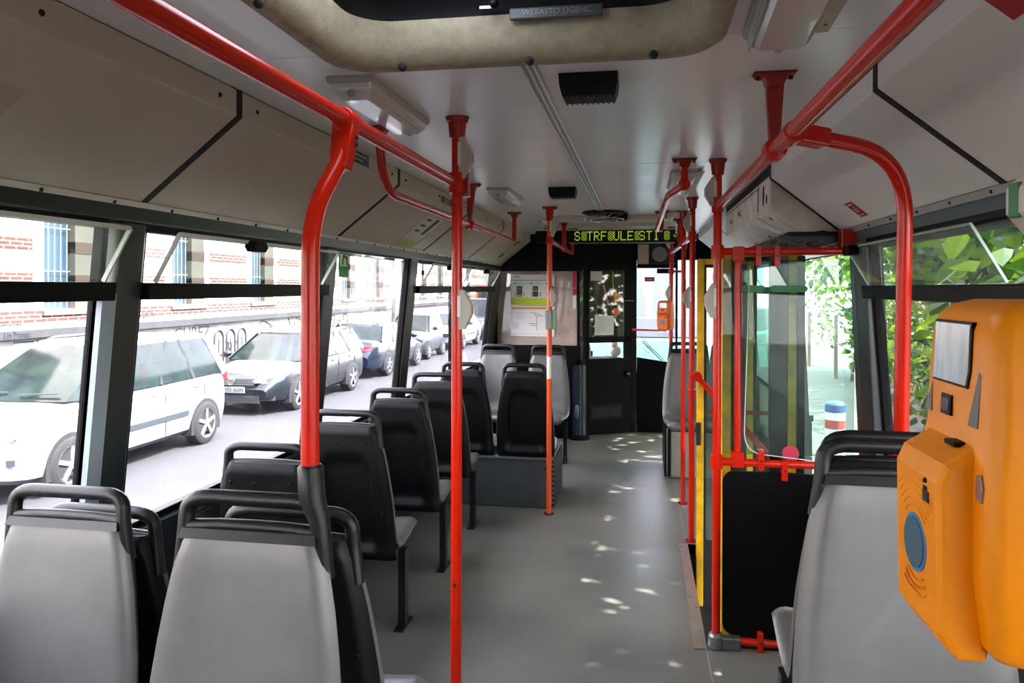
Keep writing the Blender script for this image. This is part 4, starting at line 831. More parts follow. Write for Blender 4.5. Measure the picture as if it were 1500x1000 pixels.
for k in range(4): sub('legend_red', -1.362, -1.29, 1.235-.017*k, 1.239-.017*k, 'c06a6a', po2)
red_ = mat('map_red', '#b23a44', .6); pur = mat('map_purple', '#7a4a84', .6)
def route(pts, mt):
    q = MB()
    for a, b in zip(pts, pts[1:]): q.bar((a[0], Y-.0006, a[1]), (b[0], Y-.0006, b[1]), .0008, .0045)
    q.build('route_line', mt, po2, smooth=False)
route([(-1.17, 1.355), (-1.12, 1.353), (-1.105, 1.318), (-1.05, 1.318)], red_); route([(-1.115, 1.338), (-1.06, 1.336), (-1.045, 1.318), (-.99, 1.318), (-.955, 1.30)], pur); route([(-.96, 1.34), (-.97, 1.318)], pur); route([(-1.095, 1.315), (-1.095, 1.16)], red_); route([(-1.18, 1.235), (-1.096, 1.235)], red_); route([(-1.17, 1.215), (-1.096, 1.215)], red_)
# cab door
dr = MB(); D0 = Vector((DA[0], DA[1], 0)); D1 = Vector((DB[0], DB[1], 0)); DL = (D1-D0).length; dd = (D1-D0).normalized(); dn = Vector((-dd.y, dd.x, 0))
def dp(t, z, o=0): p = D0+dd*(t*DL)+dn*o; return (p.x, p.y, z)
def dslab(m, t0, t1, z0, z1, o0=0, o1=.03): m.hexa([dp(t0, z0, o0), dp(t1, z0, o0), dp(t1, z0, o1), dp(t0, z0, o1)], [dp(t0, z1, o0), dp(t1, z1, o0), dp(t1, z1, o1), dp(t0, z1, o1)])
for a in ((0, 1, .001, .84), (0, 1, 1.015, 1.085), (0, 1, 1.82, 1.90), (0, .07, .84, 1.82), (.84, 1, .84, 1.82)): dslab(dr, *a)
d_ = dr.build('door_1', M['blk'], smooth=False, bevel=.004); struct(d_)
q = MB(); dslab(q, .07, .84, 1.085, 1.82, .012, .016); q.build('upper_pane', M['glass'], d_, smooth=False); q = MB(); dslab(q, .07, .84, .84, 1.015, .012, .016); q.build('lower_pane', M['glass'], d_, smooth=False)
q = MB(); dslab(q, .08, .80, .17, .33, -.008, 0); g_ = q.build('vent_grille', M['black'], d_, smooth=False, bevel=.006)
q = MB()
for i in range(16):
    for j in range(4):
        p = dp(.14+.6*i/15, .205+.025*j+(.0125 if i % 2 else 0), -.009); q.add([(p[0]-.006, p[1], p[2]), (p[0], p[1], p[2]-.006), (p[0]+.006, p[1], p[2]), (p[0], p[1], p[2]+.006)], [(0, 1, 2, 3)])
q.build('perforation', mat('perf_grey', '#8a8a86', .5), g_, smooth=False)
MB().ball(dp(.90, .66, -.03), .032, 14, 8).build('door_knob', mat('knob_black', '#1a1a1c', .15, coat=.8), d_)
q = MB(); dslab(q, .86, 1.04, 1.475, 1.483, -.006, 0); q.build('hinge_strip', M['steel'], d_, smooth=False)
q = MB(); dslab(q, .05, .95, .36, .76, -.004, 0); q.build('door_panel', M['blk'], d_, smooth=False, bevel=.003)
q = MB(); dslab(q, .09, .34, 1.70, 1.805, -.002, 0); tag(q.build('door_notice', M['paper'], smooth=False), 'small blank cream notice at the upper left of the cab door window', 'notice')
q = MB(); dslab(q, .19, .60, 1.10, 1.315, -.002, 0); o = tag(q.build('door_notice', mat('sheet_white', '#dfe0dc', .7), smooth=False), 'white printed sheet at the bottom of the cab door window', 'notice')
q = MB()
for k in range(9): dslab(q, .23, .55 if k % 3 else .40, 1.29-.019*k, 1.293-.019*k, -.003, -.002)
q.build('print_lines', mat('print_grey', '#9fa0a2', .7), o, smooth=False)
# right partition glazing
q = MB(); slab(q, (-.03, 8.423), (.41, 8.433), .78, 1.845, .005); struct(q.build('window_13', M['glass'], smooth=False)); q = MB(); slab(q, (-.03, 8.423), (.41, 8.433), 1.885, 2.12, .005); struct(q.build('window_14', M['dark'], smooth=False))
tag(MB().box((-.02, 8.40, 1.89), (.10, 8.406, 2.11)).build('notice_sheet', mat('note_beige', '#b9a88a', .7), smooth=False), 'beige paper notice in the small window above the front partition glass', 'notice')
cl_ = tag(MB().cyl((.22, 8.404, 2.0), (.22, 8.412, 2.0), .085, 28).build('round_plate', mat('round_grey', '#737a80', .4), smooth=False), 'round grey disc in the small window above the front partition glass', 'plate')
o = tag(MB().box((.055, 8.404, 1.695), (.165, 8.408, 1.745)).build('red_sticker', mat('sticker_red', '#b3142a', .4), smooth=False), 'small wide red sticker with white print high on the front partition glass', 'sticker'); text('INTRARE', .018, mat('sticker_white', '#e6ece6', .5), 'lettering', o, frame_mat((.11, 8.403, 1.72), (1, 0, 0), (0, 0, 1)))
tag(MB().box((.19, 8.404, 1.785), (.33, 8.408, 1.84)).build('black_sticker', M['blk'], smooth=False), 'black label strip at the top right of the front partition glass', 'sticker')
# destination display
di = tag(empty('destination_display'), 'long black dot matrix display with yellow green letters hanging below the ceiling', 'display')
MB().box((-.93, 6.60, 2.028), (.305, 6.66, 2.137)).build('housing', M['black'], di, smooth=False, bevel=.004)
MB().box((-.935, 6.585, 2.134), (.31, 6.67, 2.142)).build('top_edge', M['cream'], di, smooth=False); MB().box((-.62, 6.59, 2.017), (.305, 6.65, 2.028)).build('bottom_edge', mat('edge_grey', '#6c6c6a', .4), di, smooth=False)
F = {'S': '01110 10001 10000 01110 00001 10001 01110', 'T': '11111 00100 00100 00100 00100 00100 00100', 'R': '11110 10001 10001 11110 10100 10010 10001', 'A': '01110 10001 10001 11110 10001 10001 10001', 'F': '11111 10000 10000 11110 10000 10000 10000',
     'U': '10001 10001 10001 10001 10001 10001 01110', 'L': '10000 10000 10000 10000 10000 10000 11111', 'E': '11111 10000 10000 11110 10000 10000 11111', 'I': '01110 00100 00100 00100 00100 00100 01110', '#': '01010 10101 01010 10101 01010 10101 01010', ' ': '00000 '*7, ':': '00000 00010 00000 01000 00100 00000 00000'}
on = MB(); of_ = MB(); x = -.572; d = .0102
seq = [('S', 6), ('#', 5), ('T', 6), ('R', 6), ('F', 6), ('#', 5), ('U', 6), ('L', 6), ('E', 6), ('#', 4), ('S', 6), ('T', 6), ('I', 5), (' ', 4), ('#', 5), (' ', 2), (':', 5)]
for c_, adv in seq:
    rows = F[c_].split()
    for j, r_ in enumerate(rows):
        for i, v in enumerate(r_[:adv]):
            z_ = 2.119-j*.0118; X_ = x+i*d
            (on if v == '1' else of_).box((X_-.0038, 6.5975, z_-.0046), (X_+.0038, 6.6005, z_+.0046))
    x += adv*d
on.build('lit_dots', mat('led_on', '#5d6a20', .5, emit='#b4cc3a', es=.075), di, smooth=False); q = of_.build('dark_dots', mat('led_off', '#1e2110', .5), di, smooth=False); q['kind'] = 'stuff'
# cab interior
db = tag(empty('dashboard'), 'dark dashboard of the driver cab seen through the cab door window', 'dashboard')
m = MB(); m.prism([(9.05, 0), (9.0, .70), (9.12, .80), (9.55, .86), (9.60, .8), (9.6, 0)], 'X', -1.5, -.62); m.build('console', M['blk'], db, smooth=False, bevel=.01)
m = MB(); m.box((-1.4, 9.02, .80), (-.6, 9.2, .93)); m.build('instrument_hood', M['black'], db, smooth=False, bevel=.02)
sw = tag(empty('steering_wheel'), 'black steering wheel in the dark driver cab', 'steering wheel')
MB().tube([(-.95+.22*math.cos(2*PI*k/32), 8.88+.12*math.sin(2*PI*k/32), .90+.19*math.sin(2*PI*k/32)) for k in range(33)], .016, 10).build('rim', M['black'], sw)
for k in range(3): a = 2*PI*k/3+.5; MB().cyl((-.95, 8.88, .90), (-.95+.22*math.cos(a), 8.88+.12*math.sin(a), .90+.19*math.sin(a)), .012, 8).build('spoke', M['black'], sw)
MB().cyl((-.95, 8.88, .90), (-.95, 9.1, .6), .025, 10).build('column', M['black'], sw)
ds = tag(empty('driver_seat'), 'black driver seat behind the left partition', 'seat')
MB().box((-1.2, 8.25, .40), (-.72, 8.7, .52)).build('seat', M['black'], ds, smooth=False, bevel=.04, segs=3); MB().box((-1.2, 8.15, .5), (-.72, 8.27, 1.12)).build('backrest', M['black'], ds, smooth=False, bevel=.04, segs=3); MB().box((-1.03, 8.35, 0), (-.88, 8.6, .4)).build('pedestal', M['blk'], ds, smooth=False)
lamp = tag(empty('plush_toy'), 'round white plush toy with an orange patch behind the lower cab door pane', 'toy')
MB().ball((-.27, 8.46, .905), .065, 14, 10, (1, 1, 1)).build('body', mat('plush_white', '#e8e2d0', .8), lamp); MB().ball((-.28, 8.43, .975), .040, 12, 8).build('head', mat('plush_white', '#e8e2d0', .8), lamp); MB().ball((-.285, 8.395, .97), .011, 8, 5).build('beak', mat('plush_orange', '#e08a2a', .7), lamp)
pd = tag(empty('hanging_ornament'), 'bright orange ornament hanging on a cord in the cab door window', 'ornament')
MB().tube([(-.34, 8.75, 2.199), (-.30, 8.75, 1.55), (-.27, 8.75, 1.42)], .004, 6).build('cord', mat('cord_yellow', '#d9a72a', .6), pd)
m = MB(); m.ball((-.27, 8.75, 1.34), .045, 12, 8, (1, .6, 1)); m.build('round_charm', mat('charm_orange', '#e07a22', .5), pd)
m = MB(); m.prism([(-.29, 1.45), (-.25, 1.45), (-.225, 1.52), (-.235, 1.60), (-.255, 1.545), (-.275, 1.60), (-.295, 1.52)], 'Y', 8.74, 8.76); m.build('tulip_charm', mat('charm_amber', '#f0922a', .5), pd, smooth=False)
m = MB(); m.bar((-.42, 8.75, 1.66), (-.36, 8.75, 1.42), .02, .01, (0, 1, 0)); m.build('pink_ribbon', mat('ribbon', '#b86a6a', .6), pd, smooth=False)
mr = tag(empty('round_mirror'), 'dark round interior mirror in the upper cab door window', 'mirror')
MB().ball((-.30, 8.95, 1.72), .15, 20, 12, (1.1, .25, 1)).build('mirror_head', mat('mirror_dark', '#1a2420', .08, coat=1), mr); MB().cyl((-.30, 8.98, 1.8), (-.30, 9.1, 2.198), .01, 8).build('stem', M['blk'], mr)
q = MB(); dslab(q, .07, .84, .825, .838, .03, .30); q.build('ledge', M['blk'], d_, smooth=False)
cu_ = tag(empty('cab_backdrop'), 'dark brown curtain added to darken the view through the cab door window', 'backdrop')  # plain dark sheet, added so the cab looks unlit behind the door
q = MB(); rows_ = []
for z_ in (2.19, 1.9, 1.5, 1.1, .98): rows_.append([(-.72+.53*k/40, 8.88+.018*math.sin(k*.95+z_), z_) for k in range(41)])
q.grid(rows_); q.build('backdrop_sheet', mat('backdrop_dark', '#21150f', .9), cu_)
q = MB(); q.cyl((-1.2, 8.88, 2.19), (-.25, 8.88, 2.19), .010, 8); q.build('rod', M['blk'], cu_)
# front windscreen frame and wipers
m = MB(); m.box((-1.6, 9.62, 0), (1.0, 9.70, .55)); m.box((-1.6, 9.62, 1.98), (1.0, 9.70, 2.4)); m.box((-1.6, 9.62, .8), (-1.50, 9.70, 1.98)); m.box((-1.6, 9.62, .5), (-.60, 9.70, .8)); m.box((.93, 9.62, .8), (1.0, 9.70, 1.98)); struct(m.build('wall_windscreen', M['blk'], smooth=False))
struct(MB().box((-1.5, 9.65, .56), (.93, 9.656, 1.98)).build('window_15', M['glass'], smooth=False))
wp_ = tag(empty('windscreen_wiper'), 'thin double windscreen wiper arm leaning across the front glass', 'wiper')
for o_ in (0, .05): MB().bar((.02+o_*.3, 9.72, .98-o_), (.42+o_*.3, 9.72, .58-o_), .012, .012).build('arm', M['blk'] if o_ else M['steel'], wp_, smooth=False)
# ================================================================ the street
G = -.81
asph = mat('asphalt', '#2d2d31', .85, var=.18, scale=3, bump=.3); pav = mat('pavement', '#46423c', .85, var=.15, scale=4)
struct(MB().box((-9.0, -25, G-.1), (2.1, 90, G)).build('ground_street', asph, smooth=False))
struct(MB().box((-10.6, -25, G-.1), (-9.0, 90, G+.13)).build('ground_left_pavement', pav, smooth=False))
struct(MB().box((2.1, -25, G-.1), (30, 90, G+.14)).build('ground_right_pavement', pav, smooth=False))
lm = mat('road_paint', '#8f8f8c', .7, var=.2, scale=30)
for a, b in ((4.5, 10.6), (11.0, 13.2), (14.4, 16.8), (18.2, 21), (22.5, 25.5), (27, 30)):
    tag(MB().box((-5.36, a, G+.001), (-5.24, b, G+.004)).build('lane_marking', lm, smooth=False), 'white painted dash of the worn line between the bus and the parked cars', 'road marking', 'worn white lane line dashes')
# building with brick bands, windows, ledge and graffiti
XB = -10.6
bd = tag(empty('building', (XB, 0, 0)), 'long sunlit white building with brick bands, barred windows and a graffiti covered base', 'building')
br = bpy.data.materials.new('brick_band'); br.use_nodes = True; nt = br.node_tree; b = nt.nodes['Principled BSDF']; b.inputs['Roughness'].default_value = .85
tc = nt.nodes.new('ShaderNodeTexCoord'); mp = nt.nodes.new('ShaderNodeMapping'); mp.inputs['Rotation'].default_value = (PI/2, 0, PI/2); bt = nt.nodes.new('ShaderNodeTexBrick')
sep = nt.nodes.new('ShaderNodeSeparateXYZ'); cmb = nt.nodes.new('ShaderNodeCombineXYZ'); nt.links.new(tc.outputs['Object'], sep.inputs[0]); nt.links.new(sep.outputs['Y'], cmb.inputs['X']); nt.links.new(sep.outputs['Z'], cmb.inputs['Y']); nt.links.new(cmb.outputs[0], bt.inputs['Vector'])
bt.inputs['Color1'].default_value = lin('#5e2418'); bt.inputs['Color2'].default_value = lin('#4b1c14'); bt.inputs['Mortar'].default_value = lin('#8a837a'); bt.inputs['Scale'].default_value = 1; bt.inputs['Brick Width'].default_value = .26; bt.inputs['Row Height'].default_value = .075; bt.inputs['Mortar Size'].default_value = .012
nt.links.new(bt.outputs[0], b.inputs['Base Color'])
wall = mat('white_plaster', '#e2dfd8', .9, var=.1, scale=1.5)
m = MB(); WC = [9.2, 12.3, 16.0, 19.5, 22.7, 25.8, 28.9, 32.1, 35.3, 38.5, 41.7, 45]
last = -20
for y in WC: m.box((-1, last, -.8), (0, y-.62, 5.4)); m.box((-1, y-.62, -.8), (0, y+.62, 1.2)); m.box((-1, y-.62, 4.1), (0, y+.62, 5.4)); m.box((-1, y-.62, 1.2), (-.3, y+.62, 4.1)); last = y+.62
m.box((-1, last, -.8), (0, 85, 5.4)); m.build('wall', wall, bd, smooth=False)
for k, (z0, z1) in enumerate(((2.27, 2.50), (1.66, 1.86), (.98, 1.20))):
    last = -5
    for y in (WC if z0 > 1.2 else []): MB().box((0, last, z0), (.03, y-.9, z1)).build('brick_band', br, bd, smooth=False); last = y+.9
    MB().box((0, last, z0), (.03, 80, z1)).build('brick_band', br, bd, smooth=False)
MB().box((0, -10, .72), (.14, 80, .86)).build('ledge', mat('ledge_grey', '#27292c', .8), bd, smooth=False)
MB().box((0, -10, -.7), (.05, 80, .72)).build('plaster_base', mat('base_plaster', '#7d7a75', .9, var=.25, scale=2.5, col2='#5f5c59'), bd, smooth=False)
blind = mat('window_blue', '#2f4254', .4); quoin = mat('quoin_beige', '#443f37', .85); qb = mat('quoin_brown', '#2e1912', .85); bar_ = mat('window_bar', '#9aa0a4', .5)
for y in WC:
    w_ = MB().box((-.2, y-.62, 1.2), (-.16, y+.1, 4.1)).build('window', blind, bd, smooth=False)
    m = MB()
    for k in range(5): m.box((-.10, y-.58+k*.15, 1.2), (-.085, y-.57+k*.15, 4.1))
    for z_ in (1.9, 2.7, 3.5): m.box((-.10, y-.62, z_), (-.085, y+.1, z_+.015))
    m.build('window_bars', bar_, w_, smooth=False)
    MB().box((-.2, y+.1, 1.2), (.02, y+.62, 4.1)).build('pilaster', quoin, bd, smooth=False)
    m = MB()
    for z_ in (1.62, 2.25, 2.9, 3.5): m.box((-.2, y+.1, z_), (.03, y+.625, z_+.22))
    m.build('pilaster_bands', qb, bd, smooth=False)
    MB().box((-.02, y-.7, 1.10), (.08, y+.7, 1.18)).build('window_sill', mat('sill_grey', '#4d4a48', .8), bd, smooth=False)
# small cellar vents
for y in (27.2, 30.2, 33.6): m = MB(); m.box((.05, y-.4, .0), (.07, y+.4, .42)); m.build('cellar_window', mat('cellar_dark', '#5b5048', .8), bd, smooth=False)
# graffiti
gc = [mat('graffiti_dark', '#12161e', .7), mat('graffiti_blue', '#1d4a80', .7), mat('graffiti_grey', '#2a2e36', .7), mat('graffiti_teal', '#16606e', .7)]
def gt(s_, y, z, size, c, xo=.056, w=1):
    o = text(s_, size, gc[c], 'graffiti', bd, None, depth=.002); o.matrix_local = frame_mat((xo, y, z), (0, 1, 0), (0, 0, 1)) @ Matrix.Diagonal((w, 1, 1, 1))
gt('.Un Oras.', 10.95, .99, .16, 0, .006, .8); gt('.Un Primar.', 10.95, .79, .16, 0, .146, .8); gt('REMPO', 14.3, .97, .26, 2, .034); gt('OESIU', 13.9, .45, .5, 1); gt('ASP', 11.3, .35, .4, 2); gt('GUREZ', 16.1, .50, .45, 0); gt('oMr', 15.0, .2, .3, 2)
gt('BR', 17.9, -.1, .8, 2, .056, .7); gt('NOK', 20.0, .35, .4, 3); gt('SEKTO', 22.3, .9, .3, 2, .006); gt('CRAX', 24.2, .3, .6, 2); gt('TLV', 26.3, 1.5, .5, 2, .034); gt('XOR', 29.8, 1.5, .5, 2, .006); gt('ONE', 31.5, .3, .6, 2); gt('MEKO', 37, 1.3, .9, 3, .034)
rr = random.Random(5)
for k in range(46):
    y = rr.uniform(11, 32); z_ = rr.uniform(-.4, .55); m = MB(); pts = []; a = rr.uniform(0, 6)
    for i in range(16): a += rr.uniform(-.9, 1.2); y += math.cos(a)*.09; z_ = min(.66, max(-.5, z_+math.sin(a)*.09)); pts.append((.056, y, z_))
    m.tube(fillet(pts, .03, 2), .015, 4); m.build('graffiti', gc[k % 4], bd, smooth=False)
# big outlined letters beside the grey car
m = MB()
for y in (17.2, 17.75, 18.3):
    m.tube(fillet([(.058, y-.2, -.5), (.058, y-.2, .42), (.058, y, .55), (.058, y+.2, .42), (.058, y+.2, -.5), (.058, y, -.6), (.058, y-.2, -.5)], .12, 4), .03, 5)
    m.tube([(.058, y, -.3), (.058, y, .3)], .014, 5)
m.build('graffiti', gc[0], bd, smooth=False)
# street pole
lp = tag(empty('utility_pole', (-9.35, 27.6, G+.13)), 'pale concrete utility pole on the left pavement behind the dark blue sedan', 'pole'); MB().tube([(0, 0, 0), (0, 0, 7)], [.21, .14], 16).build('shaft', mat('concrete_pole', '#6d6a64', .85), lp)
for (y, z_, h_) in ((22.9, .1, .6), (17.0, .1, .5)):
    pass
# ================================================================ vehicles
tyre_m = mat('tyre', '#131416', .8); rim_m = mat('rim_silver', '#84888e', .3, .6); cglass = mat('car_glass', '#0c1216', .08, var=.3, scale=2.5, col2='#1a2622', spec=.22); arch_m = mat('arch_dark', '#1a1c1f', .8)
def ip(L, y):
    for (a, u), (b, v) in zip(L, L[1:]):
        if y <= b: t = (y-a)/(b-a); return u+(v-u)*t
    return L[-1][1]
def vehicle(name, label, cat, X, Yf, face, L, Wd, H, wh, paint, top, belt, gh, r=.32, group='vehicles parked along the left kerb', rails=False, moulding=False, spokes=5, plate=None, extra=None, dist=0):
    # local frame: y=0 at the front bumper, growing backwards; ground z=0
    e = tag(empty(name, (X, Yf, G), 0 if face == 'r' else PI), label, cat, group)
    hw = Wd/2; n = 26; rings = []; U = [(0, 0), (.80, 0), (.955, .10), (.99, .26), (1, .50), (.985, .74), (.95, .88), (.86, .965), (.6, 1.0), (.3, 1.012), (0, 1.016)]
    for i in range(n+1):
        y = L*(i/n); fr = min(1, (y+.02)/.55); rr_ = min(1, (L-y+.02)/.45); k = min(fr, rr_); wv = hw*(.74+.26*math.sin(min(1, k)*PI/2)); zt = ip(top, y); zb = .20+.12*(1-min(1, k))**2
        ring = [(x_*wv, y, zb+(zt-zb)*v) for x_, v in U]; rings.append(ring[::1]+[(-p[0], p[1], p[2]) for p in ring[-2:0:-1]])
    m = MB(); m.grid(rings, True); nn = len(rings[0]); m.add(rings[0], [tuple(range(nn))[::-1]]); m.add(rings[-1], [tuple(range(nn))]); m.build('body', paint, e, angle=35)
    # greenhouse: gh = (front base, roof front, roof rear, rear base)
    a, b_, c, d_ = gh; zb = belt-.04; zt = H-.06; hb = hw*.93; hr = hw*.74; rows = []
    for v in (0, .5, 1):
        y0_ = a+(b_-a)*v; y1_ = d_+(c-d_)*v; h_ = hb+(hr-hb)*v**1.15; z_ = zb+(zt-zb)*v; q = .10
        rows.append([(-h_+q, y0_-.03, z_), (0, y0_-.09, z_), (h_-q, y0_-.03, z_), (h_, y0_+q*1.5, z_), (h_+.015, (y0_+y1_)/2, z_), (h_, y1_-q, z_), (h_-q, y1_+.02, z_), (0, y1_+.06, z_), (-h_+q, y1_+.02, z_), (-h_, y1_-q, z_), (-h_-.015, (y0_+y1_)/2, z_), (-h_, y0_+q*1.5, z_)])
    m = MB(); m.grid(rows, True); m.add(rows[-1], [tuple(range(12))]); m.build('windows', cglass, e, angle=30)
    rf = MB(); T = [(p[0]*1.01, p[1], p[2]-.015) for p in rows[-1]]; T2 = [(p[0]*.95, b_+(p[1]-b_)*.97+.02, H-.015) for p in rows[-1]]; T3 = [(p[0]*.5, (b_+c)/2+(p[1]-(b_+c)/2)*.6, H) for p in rows[-1]]
    rf.grid([T, T2, T3], True); rf.add(T3, [tuple(range(12))]); rf.build('roof', paint, e, angle=50)
    for s in (-1, 1):
        def sp(y_b, y_t, w_, mt, nm):
            p0 = Vector((s*(hb+.006), y_b, zb)); p1 = Vector((s*(hr+.008), y_t, zt)); m = MB(); m.bar(p0, p1, w_, .02, (s, 0, .2)); m.build(nm, mt, e, smooth=False)
        sp(a+.12, b_+.10, .07, paint, 'front_pillar'); sp(d_-.10, c-.08, .16, paint, 'rear_pillar'); sp((a+d_)/2-.05, (b_+c)/2-.06, .07, arch_m, 'middle_pillar')
        if (d_-a) > 2.6: sp(d_-.95, c-.80, .07, arch_m, 'middle_pillar')
        if rails: MB().tube(fillet([(s*hr*.95, b_+.15, H-.05), (s*hr*.95, b_+.35, H+.02), (s*hr*.95, c-.35, H+.02), (s*hr*.95, c-.1, H-.05)], .1, 4), .014, 8).build('roof_rail', mat('roof_rail', '#5a6068', .4), e)
        ym = a+.30; m = MB(); m.ball((s*(hw+.10), ym, belt+.05), .10, 10, 7, (1, .6, .7)); m.build('side_mirror', paint if not dist else arch_m, e)
        if moulding: MB().box((s*hw-.012 if s > 0 else s*hw-.012, wh[0]+.55, .52), (s*hw+.012, wh[1]-.45, .59)).build('side_moulding', mat('moulding', '#252b33', .6), e, smooth=False)
        if not dist:
            for y_ in ((a+d_)/2-.22, (a+d_)/2+.75): MB().box((s*(hw)-.01, y_-.1, belt-.16), (s*(hw)+.02, y_+.08, belt-.13)).build('door_handle', mat('car_handle', '#a9adb2', .3), e, smooth=False, bevel=.005)
            for y_ in ((a+d_)/2-.02, (a+d_)/2+.93): MB().box((s*hw*.997-.004, y_-.006, .30), (s*hw*.997+.004, y_+.006, belt-.05)).build('door_gap', arch_m, e, smooth=False)
        for yw in wh:
            t_ = [(s*(hw-.20), r-.08), (s*(hw-.20), r-.02), (s*(hw-.18), r), (s*(hw+.005), r), (s*(hw+.025), r-.03), (s*(hw+.025), r-.105)]
            m = MB(); rows2 = [[(x_, yw+q*math.cos(2*PI*k/28), r+q*math.sin(2*PI*k/28)) for k in range(28)] for x_, q in t_]; m.grid(rows2, True); m.add(rows2[0], [tuple(range(28))])
            wl = m.build('wheel', tyre_m, e, angle=40)
            m = MB(); xr = s*(hw+.018); m.tube([(xr-s*.02, yw, r), (xr+s*.004, yw, r)], [.05, .045], 12)
            q = r-.095
            m.grid([[(x_, yw+q_*math.cos(2*PI*k/28), r+q_*math.sin(2*PI*k/28)) for k in range(28)] for x_, q_ in ((xr-s*.06, q-.02), (xr-s*.005, q-.02), (xr+s*.008, q+.002), (xr-s*.01, q+.01))], True)
            for k in range(spokes): an = 2*PI*k/spokes+.3; m.bar((xr-s*.006, yw+.03*math.cos(an), r+.03*math.sin(an)), (xr-s*.004, yw+(q-.01)*math.cos(an), r+(q-.01)*math.sin(an)), .055 if spokes < 7 else .035, .02, (1, 0, 0))
            m.build('rim', rim_m, wl, smooth=False)
            m = MB(); m.add([(xr-s*.05, yw+q*math.cos(2*PI*k/28), r+q*math.sin(2*PI*k/28)) for k in range(28)], [tuple(range(28))]); m.build('brake_side', arch_m, wl, smooth=False)
            m = MB(); ro = r+.055; prof = []
            for k in range(17): an = PI*k/16; prof.append((yw+ro*math.cos(an), r+ro*math.sin(an)))
            x0_, x1_ = (hw-.35, hw+.004) if s > 0 else (-hw-.004, -hw+.35)
            m.prism(prof+[(yw-ro, .19), (yw+ro, .19)], 'X', x0_, x1_); m.build('wheel_arch', arch_m, e, smooth=False)
    return e, hw
wht = mat('car_white', '#8c9098', .3, coat=.2); gry = mat('car_grey', '#101319', .3, .1, coat=.15); blu = mat('car_blue', '#0d1626', .25, .1, coat=.3); slv = mat('car_silver', '#343943', .3, .3, coat=.3)
hl = mat('headlamp', '#59636b', .1, .3, coat=1); dk = mat('car_trim_dark', '#2a2e34', .5)
e, hw = vehicle('minivan', 'white minivan with roof rails parked at the lower left, nearest vehicle outside', 'car', -7.55, 6.82, 'r', 4.50, 1.82, 1.70, (.90, 3.66), wht,
   [(0, .58), (.06, .70), (.35, .86), (.95, 1.02), (1.25, 1.08), (4.0, 1.13), (4.36, 1.10), (4.46, .9), (4.50, .62)], 1.08, (1.02, 2.02, 4.08, 4.38), r=.325, rails=True, moulding=True, spokes=5)
for s in (-1, 1):
    m = MB(); m.hexa([(s*.52, .02, .60), (s*.86, .30, .66), (s*.82, .34, .66), (s*.50, .08, .60)], [(s*.55, .10, .76), (s*.85, .46, .84), (s*.80, .50, .84), (s*.52, .14, .76)]); h_ = m.build('headlight', hl, e, smooth=False, bevel=.02)
    for q in ((s*.62, .10, .70), (s*.75, .24, .73)): MB().ball(q, .055, 12, 8).build('lamp_bowl', M['chrome'], h_)
    m = MB(); m.bar((s*.36, -.005, .50), (s*.84, .17, .50), .03, .07); m.build('bumper_strip', mat('moulding', '#252b33', .6), e, smooth=False)
    MB().ball((s*.62, .06, .33), .06, 12, 8, (1, .5, .8)).build('fog_lamp', dk, e)
    m = MB(); m.hexa([(s*.80, 4.30, .90), (s*.80, 4.46, .90), (s*.70, 4.49, .90), (s*.68, 4.3, .90)], [(s*.80, 4.28, 1.15), (s*.80, 4.42, 1.15), (s*.70, 4.45, 1.15), (s*.68, 4.3, 1.15)]); m.build('tail_light', mat('tail_red', '#a3202a', .2), e, smooth=False, bevel=.01)
MB().box((-.40, -.015, .28), (.40, .02, .40)).build('lower_grille', dk, e, smooth=False); MB().box((-.42, .0, .60), (.42, .04, .68)).build('grille', dk, e, smooth=False, bevel=.01)
m = MB(); m.bar((-.6, 1.0, 1.11), (-.1, 1.05, 1.13), .02, .015); m.bar((.1, 1.0, 1.11), (.6, 1.05, 1.13), .02, .015); m.build('wipers', dk, e, smooth=False)
e, hw = vehicle('estate_car', 'dark grey estate car facing the camera with a chrome striped grille and number plate', 'car', -7.60, 12.85, 'r', 4.72, 1.83, 1.47, (.88, 3.68), gry,
   [(0, .50), (.05, .64), (.25, .74), (.9, .88), (1.4, .97), (4.1, 1.02), (4.5, 1.0), (4.66, .85), (4.72, .6)], .97, (1.22, 2.1, 4.2, 4.60), r=.33, rails=True, spokes=5)
for s in (-1, 1):
    m = MB(); m.hexa([(s*.40, -.005, .60), (s*.84, .27, .63), (s*.80, .32, .63), (s*.40, .08, .60)], [(s*.40, .035, .70), (s*.86, .34, .735), (s*.81, .38, .735), (s*.40, .1, .70)]); h_ = m.build('headlight', mat('headlamp_smoke', '#59626c', .1, .4, coat=1), e, smooth=False, bevel=.01)
    m = MB(); m.bar((s*.42, -.012, .665), (s*.60, .07, .615), .014, .01, (0, 1, 0)); m.bar((s*.60, .075, .615), (s*.82, .25, .64), .012, .01, (0, 1, 0)); m.build('light_strip', mat('lamp_white', '#ffffff', .3), h_, smooth=False)
    m = MB(); m.hexa([(s*.55, .02, .28), (s*.80, .17, .28), (s*.78, .2, .28), (s*.55, .08, .28)], [(s*.58, .02, .36), (s*.80, .17, .36), (s*.78, .2, .36), (s*.58, .08, .36)]); m.build('fog_lamp', dk, e, smooth=False)
m = MB()
for k in range(4): m.bar((-.44, -.008, .60+.030*k), (0, -.028, .60+.030*k), .012, .012); m.bar((0, -.028, .60+.030*k), (.44, -.008, .60+.030*k), .012, .012)
g_ = MB().box((-.44, -.012, .585), (.44, .05, .71)).build('grille', dk, e, smooth=False, bevel=.01); m.build('grille_bars', M['chrome'], g_, smooth=False)
m = MB(); m.tube([(.068*math.cos(2*PI*k/28), -.042, .65+.068*math.sin(2*PI*k/28)) for k in range(29)], .008, 8)
